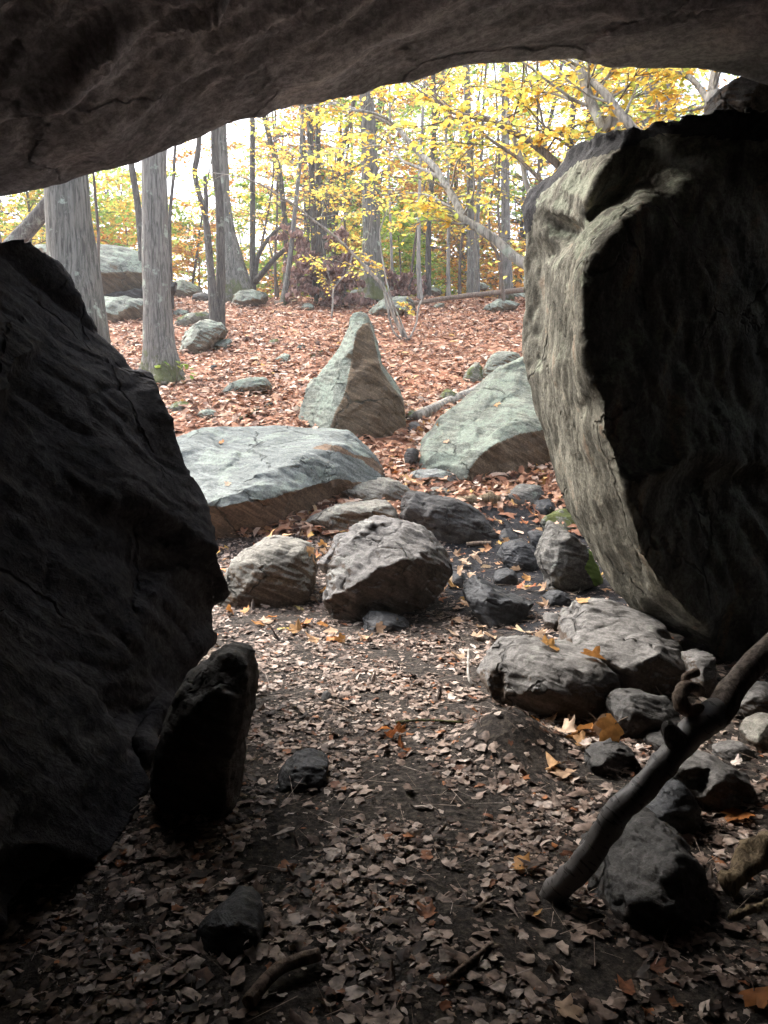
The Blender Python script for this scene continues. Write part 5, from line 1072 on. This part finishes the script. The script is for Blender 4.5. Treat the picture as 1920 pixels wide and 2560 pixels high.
# the birch branch in front
def birch():
    b0 = gy(1372, 2240)
    P = [(1352, 2262, b0), (1385, 2230, b0 - .01), (1440, 2178, b0 - .05), (1480, 2128, b0 - .08), (1525, 2056, b0 - .10), (1578, 1998, b0 - .10), (1640, 1934, b0 - .07), (1692, 1872, b0 - .03), (1752, 1812, b0 + .03), (1802, 1772, b0 + .08), (1836, 1716, b0 + .14), (1915, 1632, b0 + .26), (2080, 1490, b0 + .5), (2250, 1350, b0 + .75)]
    W = [30, 62, 66, 64, 66, 62, 64, 66, 68, 72, 66, 66, 64, 62]
    pts = [at(*p) for p in P]; rad = [w_ * pxsize(p[2]) / 2 for w_, p in zip(W, P)]
    e = empty('birch_branch', pts[1]); tag(e, 'thick bent birch branch propped up slantwise in the right foreground', 'branch')
    n = 70; path = smooth_path(pts, n); rr = np.interp(np.linspace(0, len(rad) - 1, n), np.arange(len(rad)), rad)
    k = int(n * 8.9 / 13)
    g = Geo(); g.tube(path[:k + 1], rr[:k + 1] * 1.04, 20, .22, 3); g.build('bark', B_BIRCH, None, e)
    g = Geo(); g.tube(path[k - 1:], rr[k - 1:] * .97, 20, .22, 4); g.build('bare_wood', B_LIMB, None, e)
    Yc = b0 + .05
    pts2 = [at(*C6(a, b), Yc + d) for a, b, d in ((1370, 1010, .03), (1310, 992, 0), (1250, 990, -.03), (1212, 960, -.04), (1196, 905, -.02), (1225, 872, .02), (1275, 868, .05), (1300, 890, .07), (1262, 862, .1), (1232, 838, .1), (1240, 808, .1), (1290, 792, .12))]
    g = Geo(); g.tube(smooth_path(pts2, 40), np.linspace(.020, .012, 40), 10, .4, 6); g.build('curled_root', B_DEAD, None, e)
    st = [at(*C6(1190, 1150), b0 - .05), at(*C6(1150, 1100), b0 - .07), at(*C6(1140, 1060), b0 - .09)]
    g = Geo(); g.tube(smooth_path(st, 8), np.linspace(.026, .012, 8), 9, .5, 8); g.build('branch_stub', B_DARK, None, e)
birch()

# ------------------------------------------------------------------ leaf litter
def scatter_ok(X, Y):
    return np.ones(len(X), bool)
def gnormal(X, Y):
    e = .05; dx = (gz(X + e, Y) - gz(X - e, Y)) / (2 * e); dy = (gz(X, Y + e) - gz(X, Y - e)) / (2 * e)
    return np.stack([-dx, -dy, np.ones_like(X)], 1)
def black_soil(X, Y):   # bare sooty patches where few leaves lie
    P = np.stack([X, Y, 0 * X], 1)
    a = np.minimum(1.0, 1.5 * np.exp(-(((X - 1.1 - (Y - 5.8) * .08) / .68) ** 4 + ((Y - 6.0) / 1.45) ** 4)))
    b = np.clip(fbm(P * 2.6, 3, 71) * 2.4 + .22, 0, .9)
    m_ = np.exp(-((X - .47) ** 2 + (Y - 2.80) ** 2) / .03)
    return np.maximum(np.maximum(a, m_), b * (Y < 6))
rngL = random.Random(5)
T_FR = [frag_template(rngL) for _ in range(22)]; T_MP = [maple_template(rngL, .3, .6) for _ in range(18)]; T_MS = [maple_template(rngL, .05, .5, True) for _ in range(8)]; T_BC = [(BEECH_T[0] * np.array([1, 1.1, k]), BEECH_T[1]) for k in (1, 2.5, -2.5)]
def litter(name, label, n, xr, yr, tmpls, size, mat, seed, tilt, power=1., keep=None, lift=.012, wmax=None, spow=1.):
    rng = np.random.default_rng(seed); lv = Leaves()
    Y = yr[0] + (yr[1] - yr[0]) * rng.uniform(0, 1, n) ** power
    X = rng.uniform(-1, 1, n); X = X * (xr if np.isscalar(xr) else np.interp(Y, xr[0], xr[1]))
    m = np.ones(n, bool) if keep is None else rng.uniform(0, 1, n) > keep(X, Y)
    X, Y = X[m], Y[m]; n = len(X)
    Z = gz(X, Y) + rng.uniform(.0, 1., n) ** 2 * lift * 3 + lift * .3
    N = gnormal(X, Y) + rng.normal(0, tilt, (n, 3)) * rng.uniform(.0, 1, (n, 1)) ** 1.6; N[:, 2] = np.abs(N[:, 2]) + .15
    Rm = rot_from(N, rng.uniform(0, 6.28, n)); sz = size[0] + (size[1] - size[0]) * rng.uniform(0, 1, n) ** spow; rd = np.clip(rng.beta(1.25, 1.35, n), 0, 1); k = rng.integers(0, len(tmpls), n)
    for j, t in enumerate(tmpls):
        q = k == j; lv.add(t, np.stack([X, Y, Z], 1)[q], Rm[q], sz[q], rd[q])
    o = lv.build(name, mat); tag(o, label, 'leaves', kind='stuff'); return o
nbs = lambda X, Y: black_soil(X, Y) * .92
litter('leaf_fragments', 'dry broken leaf bits covering the cave floor', 120000, ([0, 3, 7.5], [1.6, 2.0, 2.6]), (.7, 7.2), T_FR, (.005, .050), L_CAVE, 1, .38, 1.1, nbs, .004, None, 3.0)
litter('cave_leaves', 'tan dead maple leaves lying on the cave floor', 1400, ([0, 3, 7.5], [1.6, 2.0, 2.6]), (.7, 7.2), T_MP, (.04, .115), L_CAVE, 2, .4, 1.0, nbs, .009)
litter('entrance_leaves', 'brighter fallen leaves gathered among the rocks at the entrance', 900, ([5, 8.5], [2.2, 3.2]), (5.2, 8.6), T_MP, (.09, .15), leaf_mat('entrance_leaf', [(0, (.28, .09, .04)), (.3, (.48, .20, .09)), (.6, (.60, .36, .20)), (.85, (.66, .42, .10)), (1, (.45, .10, .07))], .15, 20), 3, .5, 1., lambda X, Y: black_soil(X, Y) * .5, .02)
litter('hillside_leaves', 'thick carpet of reddish brown fallen leaves on the slope', 95000, ([7, 12, 24], [4.2, 7, 13]), (6.8, 24.5), T_MS[:6] + T_FR[:8] + T_BC, (.04, .135), L_HILL, 4, .55, 1.15, lambda X, Y: np.maximum(black_soil(X, Y) * (Y < 7.6) * .93, np.clip(fbm(np.stack([X, Y, 0 * X], 1) * .8, 3, 91) * 1.5, 0, .6)), .025, None, 1.3)

# thin stems and needles among the cave litter
def debris():
    rng = np.random.default_rng(9); lv = Leaves(); n = 2600
    T = (np.array([[0, -.008, 0], [1, -.005, .03], [1, .005, .03], [0, .008, 0], [.5, 0, .025]]), np.array([[0, 1, 4], [1, 2, 4], [2, 3, 4], [3, 0, 4]]))
    Y = .8 + 6 * rng.uniform(0, 1, n) ** 1.1; X = rng.uniform(-1.9, 1.9, n); Z = gz(X, Y) + rng.uniform(.008, .03, n)
    N = rng.normal(0, .2, (n, 3)); N[:, 2] += 1
    lv.add(T, np.stack([X, Y, Z], 1), rot_from(N, rng.uniform(0, 6.28, n)), rng.uniform(.04, .13, n), rng.uniform(.3, 1, n))
    o = lv.build('leaf_stalks', L_CAVE); tag(o, 'thin dry stalks and twiglets scattered in the cave litter', 'litter', kind='stuff')
debris()

# single leaves that catch the eye
def single_leaf(uv, size, hue, label, group=None, tilt=.3, seed=0, name='maple_leaf', yaw=None, N=None, curl=.35, lift=.015):
    h = cast(*uv)
    if h is None: return
    rng = random.Random(seed * 31 + 5); V, Fc = maple_template(rng, .0, curl)
    if name == 'beech_leaf': V, Fc = BEECH_T
    nn = np.array(h[1]); nn = nn if nn @ np.array([0, -1, .6]) > 0 else -nn
    nrm = nn + np.array([rng.gauss(0, tilt), rng.gauss(0, tilt), rng.gauss(0, tilt)]) if N is None else np.array(N, float)
    Rm = rot_from(nrm[None], np.array([rng.uniform(0, 6.28) if yaw is None else yaw]))[0]
    W = (V @ Rm.T) * size * 1.0
    pos = h[0] + Vector(tuple(nn)) * lift
    me = mesh_np(name, W, Fc, False, {'rnd': np.full(len(W), hue)})
    o = link(name, me, L_BIG, pos)
    # stalk
    a = Rm @ np.array([-.05, 0, 0]) * size; b = Rm @ np.array([-.38, .06, .04]) * size
    if name == 'maple_leaf':
        g = Geo(); g.tube(smooth_path([a, (a + b) / 2 + np.array([0, 0, .02 * size]), b], 5), np.linspace(.0018, .0014, 5) * (size / .12), 4)
        V2 = np.concatenate(g.V); link('stalk', mesh_np('stalk', V2, [f for f in g.F if f.shape[1] == 4][0]), B_DEAD, (0, 0, 0), o)
    tag(o, label, 'leaf', group); return o
UN = [(C6(520, 665), .16, .55, 'large orange maple leaf lying on top of the cracked boulder', .3), (C6(740, 720), .15, .42, 'curled orange maple leaf on the right top of the cracked boulder', .3), (C6(860, 1130), .16, .45, 'upright glowing orange maple leaf beside the dark brown rock', .0),
      (C6(790, 1120), .15, .75, 'pale upright maple leaf leaning on the squared brown block', .0), (C7(1520, 300), .15, .28, 'big deep orange maple leaf at the right edge of the cave floor', .1), (C5(475, 775), .12, .97, 'pale yellow star shaped maple leaf at the foot of the tan boulder', .15),
      (C5(390, 885), .12, .99, 'bright yellow leaf flat on the floor below the tan boulder', .2), (C5(865, 880), .11, .8, 'pale maple leaf propped upright on the sooty rock', .0), (C4(1185, 745), .13, .6, 'orange maple leaf lying on the sloping greenish slab', .1),
      (C5(520, 465), .12, .6, 'orange leaf on the corner of the tan boulder', .3), (C5(600, 860), .11, .4, 'rust orange curled leaf in front of the rugged grey boulder', .5), (C4(895, 960), .12, .7, 'pale tan leaf on the lower left of the sloping slab', .2),
      (C4(560, 1120), .12, .62, 'orange leaf upright at the end of the long flat boulder', .2), (C3(650, 1065), .10, .85, 'pale leaf lying on top of the long flat boulder near its edge', .15), (C3(615, 848), .10, .35, 'rusty leaf lying on top of the long flat boulder at its far side', .15),
      (C4(1440, 1480), .11, .62, 'orange leaf alone on the black soil under the right wall', .2), (C4(1150, 1425), .10, .02, 'red leaf at the right end of the dark wedge boulder', .3), (C6(460, 1060), .10, .3, 'rust leaf against the near side of the cracked boulder', .4), (C6(145, 1010), .10, .2, 'red brown folded leaf left of the low dirt hump', .4),
      (C5(1300, 780), .13, .72, 'large tan leaf curling over the black soil right of the grey boulder', .5), (C5(1340, 755), .13, .7, 'tan star leaf on the black soil right of the grey boulder', .2), (C6(430, 515), .10, .68, 'tan leaf below the black sooty outcrop', .2), (C6(690, 430), .12, .6, 'curled orange tan leaf under the moss patched rock', .5), (C6(420, 310), .12, .5, 'curled rust leaf left of the moss patched rock', .5),
      (C7(390, 575), .10, .5, 'orange leaf tip in the shaded litter left of the birch branch foot', .3), (C7(450, 830), .05, .55, 'small orange leaf scrap in the shade below the birch branch foot', .3), (C7(1590, 1240), .11, .3, 'red brown leaf in the bottom right corner', .2), (C7(590, 1320), .10, .8, 'pale veined leaf at the bottom of the cave floor', .3)]
for i, (uv, sz, hu, lb, tl) in enumerate(UN):
    up = 'upright' in lb
    single_leaf(uv, sz, hu, lb, None, tl, 10 + i, N=(R.uniform(-.3, .3), -1, .25) if up else None, lift=.05 if up else .015)
GR = [('tan maple leaves heaped on the ledge right of the grey boulder', 'tan maple leaf in the heap right of the rugged grey boulder', [C6(x, y) for x, y in ((40, 190), (90, 240), (130, 200), (60, 270), (170, 230), (20, 320), (110, 300), (200, 250), (150, 180), (70, 220))], (.70, .88), .12),
      ('orange leaves beside the bark clump', 'orange leaf in the drift behind the dark wedge boulder', [C4(x, y) for x, y in ((1150, 1260), (1220, 1240), (1280, 1220), (1200, 1300), (1100, 1240), (1240, 1270), (990, 1280), (1180, 1340), (1500, 1235), (1550, 1225), (1470, 1210), (1040, 1230))], (.4, .68), .11),
      ('leaves in the gap beside the pointed boulder', 'orange leaf in the gap between the pointed boulder and the sloping slab', [C4(x, y) for x, y in ((700, 920), (740, 900), (760, 860), (800, 850), (690, 960), (850, 860), (720, 880), (660, 930))], (.4, .7), .12),
      ('dark red leaves in the gap', 'dark red leaf drifted below the pointed boulder', [C4(x, y) for x, y in ((600, 1080), (640, 1100), (580, 1130), (620, 1140), (660, 1150), (600, 1160))], (.0, .25), .11),
      ('leaves on the small rocks', 'orange leaf caught between the tan boulder and the long weathered slab', [C5(x, y) for x, y in ((560, 480), (590, 450), (610, 480), (570, 510), (540, 530), (420, 400), (480, 385), (330, 400))], (.3, .7), .11),
      ('leaves round the grey boulder', 'tan or rusty maple leaf on the floor in front of the rugged grey boulder', [C5(x, y) for x, y in ((640, 940), (700, 950), (800, 940), (560, 950), (840, 930), (500, 860), (660, 900), (460, 900), (350, 830), (250, 860), (200, 800), (120, 800), (290, 850), (590, 700), (560, 740))], (.3, .85), .13),
      ('leaves on the dark soil', 'tan leaf scattered on the black soil slope', [C6(x, y) for x, y in ((80, 440), (40, 530), (160, 570), (240, 620), (480, 380), (410, 370), (20, 600), (150, 620), (60, 720), (520, 440), (360, 250), (400, 600), (460, 610))], (.68, .9), .12),
      ('leaves by the dirt mound', 'tan maple leaf in the drift right of the dirt hump', [C6(x, y) for x, y in ((600, 1120), (660, 1150), (620, 1070), (540, 1050), (700, 1190), (680, 1110), (560, 1290), (620, 1340))], (.35, .85), .12),
      ('rusty leaves mid floor', 'rust brown maple leaf in the clump at the middle of the cave floor', [(x, y) for x, y in ((950, 1835), (975, 1850), (1000, 1840), (1005, 1885))], (.05, .32), .10)]
for gi, (gr, lb, pts, hr, sz) in enumerate(GR):
    for j, uv in enumerate(pts): single_leaf(uv, sz * R.uniform(.8, 1.15), R.uniform(*hr), lb, gr, .45, 100 + gi * 30 + j, curl=.6, lift=.02)

# seedling with green leaves at the foot of the pale trunk
def seedling():
    b = on(440, 960); e = empty('seedling', b); tag(e, 'small green leaved seedling at the mossy foot of the pale grey trunk', 'plant'); g = Geo(); lv = Leaves(); rng = np.random.default_rng(3)
    for k in range(4):
        t = np.array(b) + [rng.uniform(-.2, .25), rng.uniform(-.15, .1), rng.uniform(.12, .3)]
        g.tube(smooth_path([np.array(b), (np.array(b) + t) / 2 + [0, 0, .04], t], 5), np.linspace(.004, .002, 5), 4)
        spray_leaves(lv, [t + rng.normal(0, .03, 3) for _ in range(4)], [t - np.array(b)] * 4, rng, .11, (.3, .9))
    g.build('stem', B_TWIG, None, e); lv.build('foliage', L_GRN, parent=e)
seedling()

# ------------------------------------------------------------------ thin autumn haze in the wood
def haze():
    m = bpy.data.materials.new('haze_air'); m.use_nodes = True; n = m.node_tree.nodes; n.remove(n['Principled BSDF'])
    v = n.new('ShaderNodeVolumePrincipled'); v.inputs['Color'].default_value = (.93, .95, 1, 1); v.inputs['Density'].default_value = HAZE
    v.inputs['Anisotropy'].default_value = .3
    m.node_tree.links.new(v.outputs[0], n['Material Output'].inputs['Volume'])
    bm = bmesh.new(); bmesh.ops.create_cube(bm, size=1.0)
    for q in bm.verts: q.co = Vector((q.co.x * 820, 195 + q.co.y * 530, (-2.3 if q.co.z < 0 else 26)))
    me = bpy.data.meshes.new('haze'); bm.to_mesh(me); bm.free()
    o = link('haze', me, m); tag(o, 'faint pale haze hanging between the trees', 'haze', kind='stuff')
HAZE = .0022
haze()
